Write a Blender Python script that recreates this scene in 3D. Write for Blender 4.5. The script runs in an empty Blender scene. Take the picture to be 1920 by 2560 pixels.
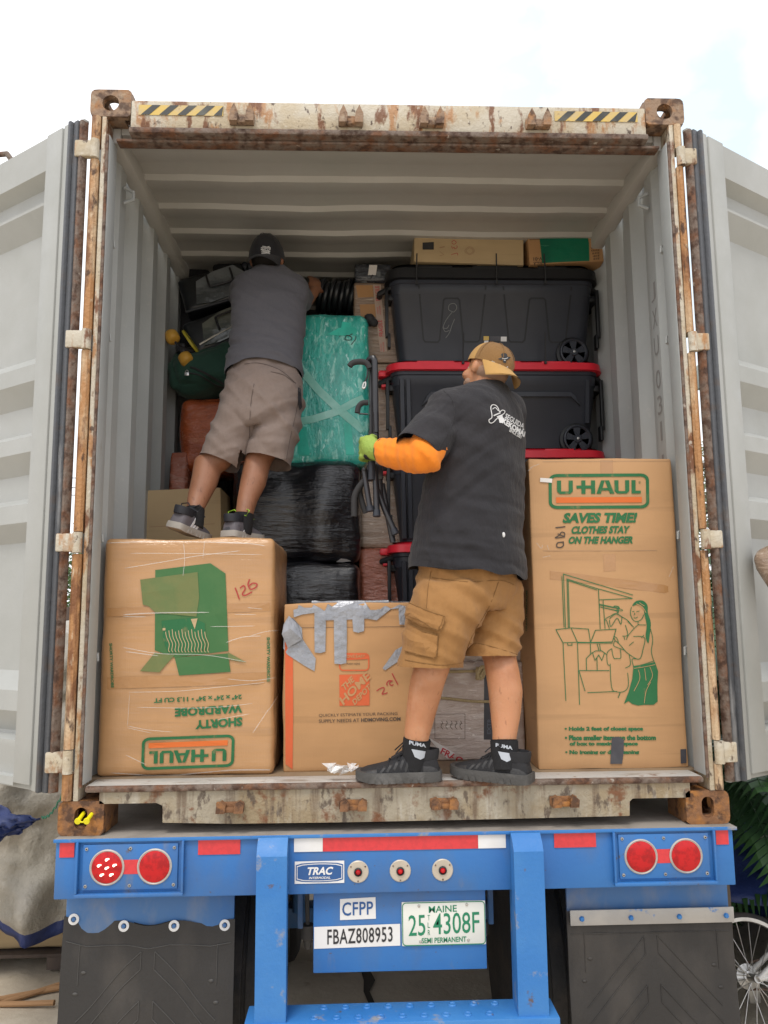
import bpy, bmesh, math, random
import numpy as np
from mathutils import Vector, Matrix, noise
from mathutils.bvhtree import BVHTree
rad = math.radians
SC = bpy.context.scene
COL = SC.collection
random.seed(7)
# ---------------------------------------------------------------- camera
GZ = -1.2                                   # ground level (container underside is z = 0)
CP = Vector((-0.15423, -2.94455, 0.75859)); PITCH, YAW, ROLL, FPX = 0.135352, -0.037182, -0.0088094, 1950.0
_f = Vector((-math.cos(PITCH)*math.sin(YAW), math.cos(PITCH)*math.cos(YAW), math.sin(PITCH)))
_r0 = Vector((math.cos(YAW), math.sin(YAW), 0)); _u0 = _r0.cross(_f)
_r = _r0*math.cos(ROLL)+_u0*math.sin(ROLL); _u = _u0*math.cos(ROLL)-_r0*math.sin(ROLL)
cam_d = bpy.data.cameras.new('camera'); cam = bpy.data.objects.new('camera', cam_d); COL.objects.link(cam)
cam_d.sensor_fit = 'VERTICAL'; cam_d.sensor_height = 36; cam_d.lens = FPX/2560*36
cam_d.clip_start = .05; cam_d.clip_end = 3000
cam.matrix_world = Matrix(((_r.x, _u.x, -_f.x, CP.x), (_r.y, _u.y, -_f.y, CP.y), (_r.z, _u.z, -_f.z, CP.z), (0, 0, 0, 1)))
SC.camera = cam
# ---------------------------------------------------------------- sky, sun, exposure
SUN_EL, SUN_AZ = 62.0, 160.0                # degrees; azimuth from +Y towards -X (high and hazy, behind the camera)
EXPOSURE = 0.36
SC.view_settings.view_transform = 'Standard'; SC.view_settings.look = 'None'
SC.view_settings.exposure = EXPOSURE; SC.view_settings.gamma = 1
world = bpy.data.worlds.new('World'); SC.world = world; world.use_nodes = True
nt = world.node_tree; nt.nodes.clear()
def wn(t, **k):
    n = nt.nodes.new(t)
    for a, b in k.items(): setattr(n, a, b)
    return n
sky = wn('ShaderNodeTexSky', sky_type='NISHITA', sun_disc=False, sun_elevation=rad(SUN_EL), sun_rotation=rad(-SUN_AZ),
         air_density=1.0, dust_density=1.0, ozone_density=1.0)
tc = wn('ShaderNodeTexCoord'); mp = wn('ShaderNodeMapping'); mp.inputs['Scale'].default_value = (1, 1, 2.2); mp.inputs['Location'].default_value = (1.15, .2, .1)
cn = wn('ShaderNodeTexNoise'); cn.inputs['Scale'].default_value = 2.6; cn.inputs['Detail'].default_value = 8; cn.inputs['Roughness'].default_value = .55
cr = wn('ShaderNodeMapRange'); cr.inputs[1].default_value = .36; cr.inputs[2].default_value = .54; cr.inputs[3].default_value = .45; cr.inputs[4].default_value = .97
mx = wn('ShaderNodeMix', data_type='RGBA'); mx.inputs[7].default_value = (12.5, 12.6, 13.0, 1)
bg = wn('ShaderNodeBackground'); bg.inputs[1].default_value = .088
wo = wn('ShaderNodeOutputWorld')
L = nt.links.new
_bd = pxray(1830, 130).normalized() if 'pxray' in globals() else (_f + (1830-960)/FPX*_r - (130-1280)/FPX*_u).normalized()
dt = wn('ShaderNodeVectorMath', operation='DOT_PRODUCT'); dt.inputs[1].default_value = _bd
dr = wn('ShaderNodeMapRange'); dr.inputs[1].default_value = .90; dr.inputs[2].default_value = .995; dr.inputs[3].default_value = 1.0; dr.inputs[4].default_value = .0
cn2 = wn('ShaderNodeTexNoise'); cn2.inputs['Scale'].default_value = 7; cn2.inputs['Detail'].default_value = 7
r2 = wn('ShaderNodeMapRange'); r2.inputs[1].default_value = .38; r2.inputs[2].default_value = .58; r2.inputs[3].default_value = 0; r2.inputs[4].default_value = 1
mm = wn('ShaderNodeMath', operation='MAXIMUM')
L(tc.outputs['Generated'], dt.inputs[0]); L(dt.outputs['Value'], dr.inputs[0]); L(tc.outputs['Generated'], cn2.inputs['Vector']); L(cn2.outputs[0], r2.inputs[0]); L(dr.outputs[0], mm.inputs[0]); L(r2.outputs[0], mm.inputs[1])
L(tc.outputs['Generated'], mp.inputs[0]); L(mp.outputs[0], cn.inputs['Vector']); L(cn.outputs[0], cr.inputs[0])
mb_ = wn('ShaderNodeMix', data_type='RGBA'); mb_.inputs[6].default_value = (8.6, 10.1, 11.4, 1); mb_.inputs[7].default_value = (12.5, 12.6, 13.0, 1); L(mm.outputs[0], mb_.inputs[0]); L(mb_.outputs[2], mx.inputs[7])
mo = wn('ShaderNodeMath', operation='MAXIMUM'); mo.inputs[1].default_value = .9
L(cr.outputs[0], mo.inputs[0]); L(mo.outputs[0], mx.inputs[0]); L(sky.outputs[0], mx.inputs[6]); L(mx.outputs[2], bg.inputs[0]); L(bg.outputs[0], wo.inputs[0])
sd = bpy.data.lights.new('sun', 'SUN'); sun = bpy.data.objects.new('sun', sd); COL.objects.link(sun)
sd.energy = 1.5; sd.angle = rad(18); sd.color = (1, .95, .87)
_sdir = Vector((-math.sin(rad(SUN_AZ))*math.cos(rad(SUN_EL)), math.cos(rad(SUN_AZ))*math.cos(rad(SUN_EL)), math.sin(rad(SUN_EL))))
sun.rotation_euler = _sdir.to_track_quat('Z', 'Y').to_euler(); sun.location = _sdir*30
# ---------------------------------------------------------------- measuring helpers (photo measure -> point at a known depth)
KD = 1920/1659
def pxray(x, y): return (_f + (x-960)/FPX*_r - (y-1280)/FPX*_u)
def P(x, y, Y):
    d = pxray(x, y); return CP + d*((Y-CP.y)/d.y)
def pd(u, v, Y): return P(u*KD, v*KD, Y)
def crop(x0, y0, s): return lambda x, y: (x0+x/s, y0+y/s)
# ---------------------------------------------------------------- mesh builder
class MB:
    def __init__(s): s.v = []; s.f = []; s.m = []
    def add(s, vs, fs, mi=0):
        o = len(s.v); s.v += [Vector(p) for p in vs]; s.f += [[i+o for i in f] for f in fs]; s.m += [mi]*len(fs); return s
    def box(s, x0, x1, y0, y1, z0, z1, bev=0, M=None, mi=0, seg=2):
        bm = bmesh.new(); bmesh.ops.create_cube(bm, size=1)
        for v in bm.verts: v.co = Vector(((x0+x1)/2+v.co.x*(x1-x0), (y0+y1)/2+v.co.y*(y1-y0), (z0+z1)/2+v.co.z*(z1-z0)))
        if bev: bmesh.ops.bevel(bm, geom=bm.edges[:], offset=bev, segments=seg, affect='EDGES', profile=.5)
        s.bm(bm, M, mi); bm.free(); return s
    def bm(s, bm, M=None, mi=0):
        bm.verts.ensure_lookup_table(); bm.verts.index_update()
        s.add([(M @ v.co) if M else v.co.copy() for v in bm.verts], [[v.index for v in f.verts] for f in bm.faces], mi)
    def tube(s, pts, r, n=8, cap=True, mi=0):
        pts = [Vector(p) for p in pts]; R = r if isinstance(r, (list, tuple)) else [r]*len(pts)
        t0 = (pts[1]-pts[0]).normalized(); a = t0.orthogonal().normalized(); rings = []
        for i, p in enumerate(pts):
            t = (pts[min(i+1, len(pts)-1)]-pts[max(i-1, 0)]).normalized()
            a = (a - t*a.dot(t)).normalized(); b = t.cross(a)
            rings.append([p+(a*math.cos(2*math.pi*k/n)+b*math.sin(2*math.pi*k/n))*R[i] for k in range(n)])
        return s.loft(rings, cap, mi)
    def loft(s, rings, cap=True, mi=0, closed=True):
        n = len(rings[0]); vs = [p for r in rings for p in r]; fs = []
        for i in range(len(rings)-1):
            for k in range(n if closed else n-1):
                a = i*n+k; b = i*n+(k+1) % n; fs.append([a, b, b+n, a+n])
        if cap: fs += [list(range(n))[::-1], list(range((len(rings)-1)*n, len(rings)*n))]
        return s.add(vs, fs, mi)
    def cyl(s, p0, p1, r, n=20, mi=0): return s.tube([p0, p1], r, n, True, mi)
    def lathe(s, prof, c, ax, n=24, mi=0):          # prof: (radius, height) along axis ax from c
        ax = Vector(ax).normalized(); a = ax.orthogonal().normalized(); b = ax.cross(a); c = Vector(c)
        return s.loft([[c+ax*h+(a*math.cos(2*math.pi*k/n)+b*math.sin(2*math.pi*k/n))*max(r, 1e-5) for k in range(n)] for r, h in prof], True, mi)
    def ell(s, c, r, M=None, nu=14, nv=10, mi=0):   # ellipsoid
        c = Vector(c); rg = []
        for j in range(1, nv):
            t = math.pi*j/nv
            rg.append([Vector((r[0]*math.sin(t)*math.cos(2*math.pi*k/nu), r[1]*math.sin(t)*math.sin(2*math.pi*k/nu), r[2]*math.cos(t))) for k in range(nu)])
        rg = [[c+((M @ p) if M else p) for p in q] for q in rg]
        return s.loft(rg, True, mi)
    def limb(s, pts, R, n=14, mi=0):                # tapered tube with round ends
        s.tube(pts, R, n, True, mi); s.ell(pts[0], (R[0],)*3, mi=mi); s.ell(pts[-1], (R[-1],)*3, mi=mi); return s
    def prism(s, poly, o, a, b, d, mi=0):           # polygon in plane (a, b) through o, extruded by vector d
        o, a, b, d = Vector(o), Vector(a), Vector(b), Vector(d); n = len(poly)
        q = [o+a*p[0]+b*p[1] for p in poly]
        fs = [list(range(n)), list(range(2*n-1, n-1, -1))]+[[(k+1) % n, k, k+n, (k+1) % n+n] for k in range(n)]
        return s.add(q+[p+d for p in q], fs, mi)
    def grid(s, fn, nu, nv, mi=0, wrap=False):
        vs = [fn(i/nu, j/nv) for j in range(nv+1) for i in range(nu+1)]
        return s.add(vs, [[j*(nu+1)+i, j*(nu+1)+i+1, (j+1)*(nu+1)+i+1, (j+1)*(nu+1)+i] for j in range(nv) for i in range(nu)], mi)
    def mesh(s, name, org=Vector((0, 0, 0))):
        me = bpy.data.meshes.new(name); me.from_pydata([v-org for v in s.v], [], s.f)
        if any(s.m): me.polygons.foreach_set('material_index', s.m)
        return me
    def build(s, name, mats, parent=None, smooth=35, fix=True):
        org = root_loc(parent); me = s.mesh(name, org)
        return link_mesh(name, me, mats, parent, smooth, fix)
def root_loc(o):
    if o is None: return Vector((0, 0, 0))
    while o.parent: o = o.parent
    return o.location.copy()
def link_mesh(name, me, mats, parent, smooth=35, fix=True):
    if fix:
        b = bmesh.new(); b.from_mesh(me); bmesh.ops.recalc_face_normals(b, faces=b.faces[:]); b.to_mesh(me); b.free()
    for m in (mats if isinstance(mats, (list, tuple)) else [mats]): me.materials.append(m)
    o = bpy.data.objects.new(name, me); COL.objects.link(o)
    if smooth is not None:
        me.polygons.foreach_set('use_smooth', [True]*len(me.polygons)); me.set_sharp_from_angle(angle=rad(smooth))
    if parent: o.parent = parent
    me.update(); return o
def tag(o, label=None, cat=None, group=None, kind=None):
    for k, v in (('label', label), ('category', cat), ('group', group), ('kind', kind)):
        if v: o[k] = v
    return o
def thing(name, label, cat, loc=(0, 0, 0), group=None):
    o = bpy.data.objects.new(name, None); COL.objects.link(o); o.location = loc; o.empty_display_size = .1
    return tag(o, label, cat, group)
def copy_tree(o, dz, parent=None):
    c = o.copy(); COL.objects.link(c)
    if parent: c.parent = parent
    else: c.location = o.location+Vector(dz)
    for ch in list(o.children): copy_tree(ch, dz, c)
    return c
def remesh(mb, voxel, it=4, fac=.5):                # union of overlapping closed shapes as one smooth skin
    me = mb.mesh('tmp'); b = bmesh.new(); b.from_mesh(me); bmesh.ops.recalc_face_normals(b, faces=b.faces[:]); b.to_mesh(me); b.free()
    o = bpy.data.objects.new('tmp', me); COL.objects.link(o)
    m = o.modifiers.new('r', 'REMESH'); m.mode = 'VOXEL'; m.voxel_size = voxel
    m = o.modifiers.new('s', 'SMOOTH'); m.factor = fac; m.iterations = it
    dg = bpy.context.evaluated_depsgraph_get(); ev = o.evaluated_get(dg)
    r = bpy.data.meshes.new_from_object(ev); bpy.data.objects.remove(o); return r
def from_mesh(me, name, mats, parent, smooth=80, push=None, cut=None):
    org = root_loc(parent)
    b = bmesh.new(); b.from_mesh(me); b.normal_update()
    for pc, pn_, pr_ in (cut or ()):
        vs = {v for v in b.verts if (v.co-pc).length < pr_}
        ge = list(vs)+[e for e in b.edges if e.verts[0] in vs and e.verts[1] in vs]+[f for f in b.faces if all(v in vs for v in f.verts)]
        bmesh.ops.bisect_plane(b, geom=ge, dist=1e-5, plane_co=pc, plane_no=pn_, clear_outer=True)
    b.normal_update()
    if push:
        mv = [(v, v.co+v.normal*push(v.co, v.normal)) for v in b.verts]
        for v, c in mv: v.co = c
    for v in b.verts: v.co -= org
    b.to_mesh(me); b.free(); return link_mesh(name, me, mats, parent, smooth, False)
# ---------------------------------------------------------------- surface decals: ink and tape laid on a real surface
def surf(*objs, off=.0015):
    vs, fs = [], []
    for o in objs:
        org = root_loc(o); k = len(vs)
        vs += [v.co+org for v in o.data.vertices]; fs += [[i+k for i in p.vertices] for p in o.data.polygons]
    t = BVHTree.FromPolygons(vs, fs)
    def S(x, y, o=off):
        d = pxray(x, y).normalized(); h, n, i, ds = t.ray_cast(CP, d)
        if h is None: return None
        if n.dot(d) > 0: n = -n
        return h+n*o
    S.tree = t
    return S
def plane(Y, off=.0015): return lambda x, y, o=off: P(x, y, Y-o)
class Ink:                                          # shapes in photo measure, mapped on to a surface
    def __init__(s, S, tf=None, maxlen=None): s.S = S; s.tf = tf or (lambda x, y: (x, y)); s.mb = MB(); s.ml = maxlen
    def put(s, pts, fs, mi=0, off=None):
        pts = [s.tf(*p) for p in pts]
        if s.ml:
            b = bmesh.new(); vv = [b.verts.new((p[0], p[1], 0)) for p in pts]
            for f in fs:
                try: b.faces.new([vv[i] for i in f])
                except ValueError: pass
            bmesh.ops.triangulate(b, faces=b.faces[:])
            for _ in range(5):
                e = [e for e in b.edges if e.calc_length() > s.ml]
                if not e: break
                bmesh.ops.subdivide_edges(b, edges=e, cuts=1); bmesh.ops.triangulate(b, faces=b.faces[:])
            b.verts.index_update(); pts = [(v.co.x, v.co.y) for v in b.verts]; fs = [[v.index for v in f.verts] for f in b.faces]; b.free()
        q = [s.S(*p) if off is None else s.S(p[0], p[1], off) for p in pts]
        fs = [f for f in fs if all(q[i] is not None for i in f)]
        s.mb.add([p if p is not None else Vector((0, 0, 0)) for p in q], fs, mi); return s
    def poly(s, pts, mi=0, off=None): return s.put(pts, [list(range(len(pts)))], mi, off)
    def rect(s, x0, y0, x1, y1, mi=0, off=None): return s.poly([(x0, y0), (x1, y0), (x1, y1), (x0, y1)], mi, off)
    def line(s, pts, w, closed=False, mi=0, off=None):
        p = [Vector((a, b)) for a, b in pts]; n = len(p); L_, R_ = [], []
        for i in range(n):
            a = p[i-1] if (i or closed) else p[i]; c = p[(i+1) % n] if (i < n-1 or closed) else p[i]
            d1 = (p[i]-a); d2 = (c-p[i])
            d1 = d1.normalized() if d1.length > 1e-6 else d2.normalized(); d2 = d2.normalized() if d2.length > 1e-6 else d1
            t = d1+d2; t = t.normalized() if t.length > 1e-3 else d1
            nn = Vector((-t.y, t.x)); k = 1/max(.5, nn.dot(Vector((-d1.y, d1.x))))
            ww = w[i] if isinstance(w, (list, tuple)) else w
            L_.append(p[i]+nn*k*ww/2); R_.append(p[i]-nn*k*ww/2)
        m = n if closed else n-1
        return s.put([tuple(q) for q in L_+R_], [[i, (i+1) % n, n+(i+1) % n, n+i] for i in range(m)], mi, off)
    def curve(s, pts, w, mi=0, k=6, closed=False, off=None): return s.line(spline(pts, k, closed), w, closed, mi, off)
    def rrect(s, x0, y0, x1, y1, r, w, mi=0, skew=0):
        pts = []
        for cx, cy, a in ((x1-r, y0+r, -90), (x1-r, y1-r, 0), (x0+r, y1-r, 90), (x0+r, y0+r, 180)):
            for k in range(5): t = rad(a+90*k/4); pts.append((cx+r*math.cos(t)+skew*(cy-y0), cy+r*math.sin(t)))
        return s.line(pts, w, True, mi)
    def text(s, body, bl, br, tl, bold=0, mi=0, sp=1.0):
        vs, fs, (x0, y0, x1, y1) = glyphs(body, bold, sp)
        bl, br, tl = Vector(bl), Vector(br), Vector(tl)
        q = [bl+(br-bl)*((x-x0)/(x1-x0))+(tl-bl)*((y-y0)/(y1-y0)) for x, y in vs]
        ml, s.ml = s.ml, (s.ml and s.ml*.6)
        s.put([tuple(p) for p in q], fs, mi); s.ml = ml; return s
    def build(s, name, mats, parent): return s.mb.build(name, mats, parent, None, False)
def spline(pts, k=6, closed=False):
    p = [Vector(q) for q in pts]; n = len(p); out = []
    for i in range(n if closed else n-1):
        a, b, c, d = (p[(i-1) % n] if (i or closed) else p[0]), p[i], p[(i+1) % n], (p[(i+2) % n] if (i+2 < n or closed) else p[-1])
        for j in range(k):
            t = j/k; out.append(tuple(.5*((2*b)+(c-a)*t+(2*a-5*b+4*c-d)*t*t+(3*b-a-3*c+d)*t**3)))
    if not closed: out.append(tuple(p[-1]))
    return out
_gl = {}
def glyphs(body, bold, sp=1.0):
    k = (body, bold, sp)
    if k not in _gl:
        cu = bpy.data.curves.new('t', 'FONT'); cu.body = body; cu.offset = bold; cu.resolution_u = 3; cu.space_character = sp
        cu.align_x = 'CENTER' if '\n' in body else 'LEFT'; cu.space_line = .95
        o = bpy.data.objects.new('t', cu); COL.objects.link(o)
        me = bpy.data.meshes.new_from_object(o.evaluated_get(bpy.context.evaluated_depsgraph_get()))
        vs = [(v.co.x, v.co.y) for v in me.vertices]; fs = [list(p.vertices) for p in me.polygons]
        bpy.data.objects.remove(o); bpy.data.meshes.remove(me)
        xs = [v[0] for v in vs]; ys = [v[1] for v in vs]
        _gl[k] = (vs, fs, (min(xs), min(ys), max(xs), max(ys)))
    return _gl[k]
def fbm(p, s=(1, 1, 1), o=(0, 0, 0), oct=3): return noise.fractal(Vector((p[0]*s[0]+o[0], p[1]*s[1]+o[1], p[2]*s[2]+o[2])), 1.0, 2.0, oct)
# ---------------------------------------------------------------- materials
def rgb(*c): return (c[0], c[1], c[2], 1)
def M(name, base, rough=.5, layers=(), metal=0, bump=(), spec=.5, coat=0, trans=0, alpha=None, rvar=0, sss=0, emit=None, sheen=0, tint=None, coatbump=None):
    """layers: (colour, scale, stretch, lo, hi, strength, detail); bump: (scale, stretch, strength, detail)"""
    m = bpy.data.materials.new(name); m.use_nodes = True; T = m.node_tree; N = T.nodes; K = T.links.new
    b = N['Principled BSDF']; tc = N.new('ShaderNodeTexCoord')
    def noi(scale, st, det, off=0, dist=0):
        mp = N.new('ShaderNodeMapping'); mp.inputs['Scale'].default_value = st; mp.inputs['Location'].default_value = (off*1.7, off*.9, off*2.3)
        n = N.new('ShaderNodeTexNoise'); n.inputs['Scale'].default_value = scale; n.inputs['Detail'].default_value = det; n.inputs['Roughness'].default_value = .6
        n.inputs['Distortion'].default_value = dist
        K(tc.outputs['Object'], mp.inputs[0]); K(mp.outputs[0], n.inputs['Vector']); return n.outputs[0]
    col = None; b.inputs['Base Color'].default_value = rgb(*base); rin = None
    for i, l in enumerate(layers):
        c, sc, st, lo, hi, k = l[:6]; det = l[6] if len(l) > 6 else 6
        r = N.new('ShaderNodeMapRange'); r.inputs[1].default_value = lo; r.inputs[2].default_value = hi; r.inputs[4].default_value = k
        K(noi(sc, st, det, i+1, l[7] if len(l) > 7 else 0), r.inputs[0])
        x = N.new('ShaderNodeMix'); x.data_type = 'RGBA'; x.inputs[7].default_value = rgb(*c)
        if col is None: x.inputs[6].default_value = rgb(*base)
        else: K(col, x.inputs[6])
        K(r.outputs[0], x.inputs[0]); col = x.outputs[2]; rin = rin or r.outputs[0]
    if col is not None: K(col, b.inputs['Base Color'])
    b.inputs['Roughness'].default_value = rough
    if rvar:
        r = N.new('ShaderNodeMapRange'); r.inputs[1].default_value = .3; r.inputs[2].default_value = .7
        r.inputs[3].default_value = max(0, rough-rvar); r.inputs[4].default_value = min(1, rough+rvar); K(noi(9, (1, 1, 1), 5, 11), r.inputs[0]); K(r.outputs[0], b.inputs['Roughness'])
    b.inputs['Metallic'].default_value = metal; b.inputs['Specular IOR Level'].default_value = spec
    if coat: b.inputs['Coat Weight'].default_value = coat; b.inputs['Coat Roughness'].default_value = .18
    if trans: b.inputs['Transmission Weight'].default_value = trans
    if alpha is not None: b.inputs['Alpha'].default_value = alpha
    if sss: b.inputs['Subsurface Weight'].default_value = sss; b.inputs['Subsurface Radius'].default_value = (.012, .005, .003); b.inputs['Subsurface Scale'].default_value = .6
    if sheen: b.inputs['Sheen Weight'].default_value = sheen
    if emit: b.inputs['Emission Color'].default_value = rgb(*emit[:3]); b.inputs['Emission Strength'].default_value = emit[3]
    def bumps(lst, inp):
        nrm = None
        for i, (sc, st, k, det) in enumerate(lst):
            bp = N.new('ShaderNodeBump'); bp.inputs['Strength'].default_value = k; bp.inputs['Distance'].default_value = .02
            K(noi(sc, st, det, 5+i), bp.inputs['Height'])
            if nrm: K(nrm, bp.inputs['Normal'])
            nrm = bp.outputs[0]
        if nrm: K(nrm, b.inputs[inp])
    bumps(bump, 'Normal')
    if coatbump: bumps(coatbump, 'Coat Normal')
    return m
I1 = (1, 1, 1)
RUST = (.16, .06, .022); RUSTD = (.055, .026, .016); RUSTO = (.36, .15, .035); CREAM = (.56, .47, .32)
m_rail = M('rusty_cream_paint', (.50, .455, .37), .6, [((.44, .36, .24), 6, I1, .44, .6, .8), (RUSTO, 16, (1, 1, .35), .54, .62, .8, 10), (RUST, 13, (1, 1, .4), .55, .61, .95, 11), (RUSTD, 30, (1, 1, .6), .60, .66, .9, 10), ((.62, .59, .51), 34, I1, .61, .68, .6, 9)], bump=[(60, I1, .35, 6)], rvar=.15)
m_edge = M('rusty_dark_edge', (.17, .13, .105), .75, [(RUST, 14, I1, .45, .62, .85, 9), (RUSTD, 24, I1, .48, .62, .9, 9), ((.42, .38, .33), 26, I1, .66, .71, .8, 9)], bump=[(60, I1, .5, 6)])
m_cast = M('rusted_casting_steel', (.21, .10, .045), .75, [(RUSTO, 14, I1, .48, .64, .85, 10), (RUSTD, 22, I1, .5, .62, .85, 10), ((.40, .31, .20), 18, I1, .64, .8, .6)], bump=[(50, I1, .35, 6)])
m_castT = M('weathered_casting_steel', (.27, .18, .12), .75, [(RUSTO, 14, I1, .5, .66, .75, 10), (RUSTD, 22, I1, .5, .62, .8, 10), ((.47, .40, .30), 18, I1, .58, .75, .7)], bump=[(50, I1, .35, 6)])
m_rod = M('orange_rust_channel', (.40, .20, .08), .7, [((.56, .42, .27), 5, (1, 1, .3), .47, .56, .9, 10), (RUST, 10, (1, 1, .3), .52, .60, .85, 10), (RUSTD, 26, (1, 1, .4), .56, .64, .9, 10), ((.60, .50, .36), 24, (1, 1, .35), .60, .68, .8, 9)], bump=[(60, I1, .5, 6)])
m_grey = M('grey_container_paint', (.40, .42, .42), .55, [((.34, .355, .35), 2.2, I1, .4, .7, .8), ((.28, .25, .21), 14, (1, 1, .5), .66, .76, .55, 9), ((.5, .5, .47), 30, I1, .6, .7, .3)], bump=[(90, I1, .05, 4)], rvar=.12)
m_ceil = M('grey_ceiling_paint', (.43, .42, .395), .5, [((.38, .37, .34), 2, I1, .4, .7, .8), ((.27, .22, .17), 11, I1, .70, .78, .6, 9)], bump=[(70, I1, .05, 4)], rvar=.12)
m_door = M('pale_door_paint', (.37, .378, .365), .5, [((.31, .318, .30), 2, I1, .4, .68, .8), ((.34, .31, .27), 10, (1, 1, .3), .68, .8, .5, 9)], bump=[(80, I1, .04, 4)], rvar=.12)
m_gask = M('door_gasket_rubber', (.075, .08, .09), .55, [((.30, .30, .30), 10, (1, 1, .15), .6, .7, .7, 9), ((.10, .07, .05), 14, I1, .55, .7, .6)], bump=[(40, I1, .2, 4)])
m_sill = M('worn_sill_plate', (.46, .45, .43), .55, [((.60, .58, .54), 9, (.3, 1, 1), .5, .64, .7, 9), ((.26, .22, .18), 14, (.4, 1, 1), .56, .66, .8, 9), (RUST, 18, I1, .62, .70, .8, 9)], bump=[(60, I1, .3, 6)], metal=.1)
m_sillf = M('rusty_sill_face', (.335, .295, .225), .65, [((.27, .20, .11), 5, I1, .44, .6, .8), ((.13, .085, .055), 20, (1, 1, .10), .52, .64, .8, 9), (RUST, 12, I1, .55, .63, .9, 11), ((.085, .06, .045), 26, (1, 1, .5), .57, .64, .85, 10), ((.46, .43, .37), 15, (1, 1, .25), .58, .68, .6, 9)], bump=[(60, I1, .4, 6)])
m_ply = M('plywood_floor', (.25, .18, .11), .7, [((.16, .11, .07), 6, (1, .1, 1), .45, .65, .8)])
m_stripeY = M('hazard_yellow', (.60, .42, .10), .5, [((.48, .38, .22), 10, I1, .45, .62, .85, 8), (RUST, 25, I1, .64, .7, .8, 9)])
m_stripeK = M('hazard_black', (.035, .037, .035), .5, [((.12, .12, .10), 9, I1, .5, .7, .7)])
m_blue = M('blue_chassis_paint', (.026, .14, .41), .5, [((.036, .175, .46), 2.5, I1, .4, .7, .8), ((.08, .14, .26), 5, (1, 1, .5), .48, .72, .65, 8), ((.20, .19, .17), 10, (1, 1, .3), .60, .74, .6, 9), ((.10, .07, .05), 26, I1, .66, .70, .9, 10)], rvar=.1, bump=[(60, I1, .05, 4)])
m_bluew = M('worn_blue_paint', (.03, .17, .47), .5, [((.06, .22, .50), 4, I1, .45, .7, .6), ((.28, .27, .26), 9, I1, .60, .68, .9, 9), ((.11, .07, .05), 14, I1, .68, .73, .9, 9)], rvar=.1, bump=[(60, I1, .1, 4)])
m_blued = M('dusty_blue_paint', (.06, .16, .36), .6, [((.26, .26, .26), 5, (1, 1, .5), .48, .72, .7), ((.03, .15, .42), 7, I1, .5, .7, .6)])
m_deck = M('dusty_deck_plate', (.28, .25, .22), .8, [((.18, .16, .14), 6, I1, .45, .65, .8), ((.05, .2, .5), 5, I1, .68, .72, .8)], bump=[(60, I1, .2, 5)])
m_rubber = M('mud_flap_rubber', (.026, .024, .023), .62, [((.062, .054, .047), 5, (1, 1, .5), .46, .75, .8), ((.16, .15, .14), 22, (1, 1, .4), .70, .76, .5, 9)], bump=[(80, I1, .1, 4)])
m_tyre = M('tyre_rubber', (.022, .021, .021), .75, [((.07, .055, .045), 7, I1, .5, .7, .6)], bump=[(60, I1, .2, 4)])
m_red = M('red_reflective_tape', (.62, .035, .045), .35, [((.50, .03, .04), 60, I1, .45, .6, .6)], coat=.3)
m_white = M('white_vinyl', (.72, .72, .72), .4, [((.62, .60, .57), 7, I1, .5, .7, .5)])
m_lens = M('red_lamp_lens', (.50, .008, .012), .3, [((.30, .004, .008), 45, I1, .45, .6, .8)], coat=.25, spec=.3)
m_lensd = M('dark_red_bead', (.20, .008, .012), .12, coat=.8)
m_chrome = M('dull_metal', (.55, .54, .52), .35, [((.35, .33, .31), 12, I1, .5, .7, .6)], metal=.85)
m_galv = M('bare_aluminium', (.45, .43, .40), .5, [((.36, .35, .34), 6, I1, .45, .6, .7), ((.08, .22, .5), 9, I1, .66, .70, .9, 9)], metal=.25, bump=[(60, I1, .08, 4)])
m_disc = M('beige_marker_plate', (.52, .46, .38), .45, [((.44, .39, .32), 20, I1, .45, .6, .6)], metal=.2)
m_decalb = M('blue_decal_ink', (.02, .09, .27), .4)
m_inkb = M('black_ink', (.022, .022, .024), .6)
m_inkg = M('green_print_ink', (.016, .125, .042), .75, [((.024, .15, .055), 8, I1, .4, .6, .6), ((.30, .20, .09), 30, (1, 1, .5), .60, .72, .45, 8)])
m_inkgl = M('pale_green_print_ink', (.15, .17, .06), .78, [((.11, .16, .055), 9, I1, .45, .6, .7)])
m_inkgm = M('mid_green_print_ink', (.045, .14, .045), .78, [((.06, .15, .05), 9, I1, .45, .6, .7)])
m_inko = M('orange_print_ink', (.62, .14, .025), .75)
m_inkho = M('red_orange_print_ink', (.58, .11, .035), .75, [((.48, .20, .08), 30, (1, 1, .5), .56, .7, .5, 8)])
m_inkk = M('brown_black_print_ink', (.075, .055, .04), .75)
m_inkr = M('red_marker_ink', (.38, .03, .03), .6)
m_inkgr = M('grey_marker_ink', (.16, .17, .17), .6)
m_frag = M('fragile_tape_red', (.50, .025, .04), .5)
m_tapew = M('white_tape', (.66, .63, .60), .45)
CB = (.46, .255, .112)
def cardboard(name, c=CB, coat=0, extra=(), k=1):
    d = tuple(x*.84 for x in c); e = tuple(min(1, x*1.1) for x in c)
    return M(name, c, .72, [(d, 2.0, (.5, 1, 3), .45, .62, .7, 4), (e, 5, I1, .55, .75, .5), (tuple(x*.7 for x in c), 3, (.25, 1, 7), .62, .68, .4, 3)]+list(extra),
             bump=[(260, (1, 1, .02), .05, 2), (5, I1, .12*k, 3)], coat=coat, coatbump=[(14, (.16, 1, 1.6), .6, 5)] if coat else None)
m_card = cardboard('brown_cardboard'); m_cardw = cardboard('film_wrapped_cardboard', (.46, .25, .105), .8)
m_cardt = cardboard('tall_box_cardboard', (.48, .275, .13)); m_cardi = cardboard('inner_cardboard', (.46, .34, .19)); m_cardd = cardboard('dim_cardboard', (.36, .22, .12), .3)
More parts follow.
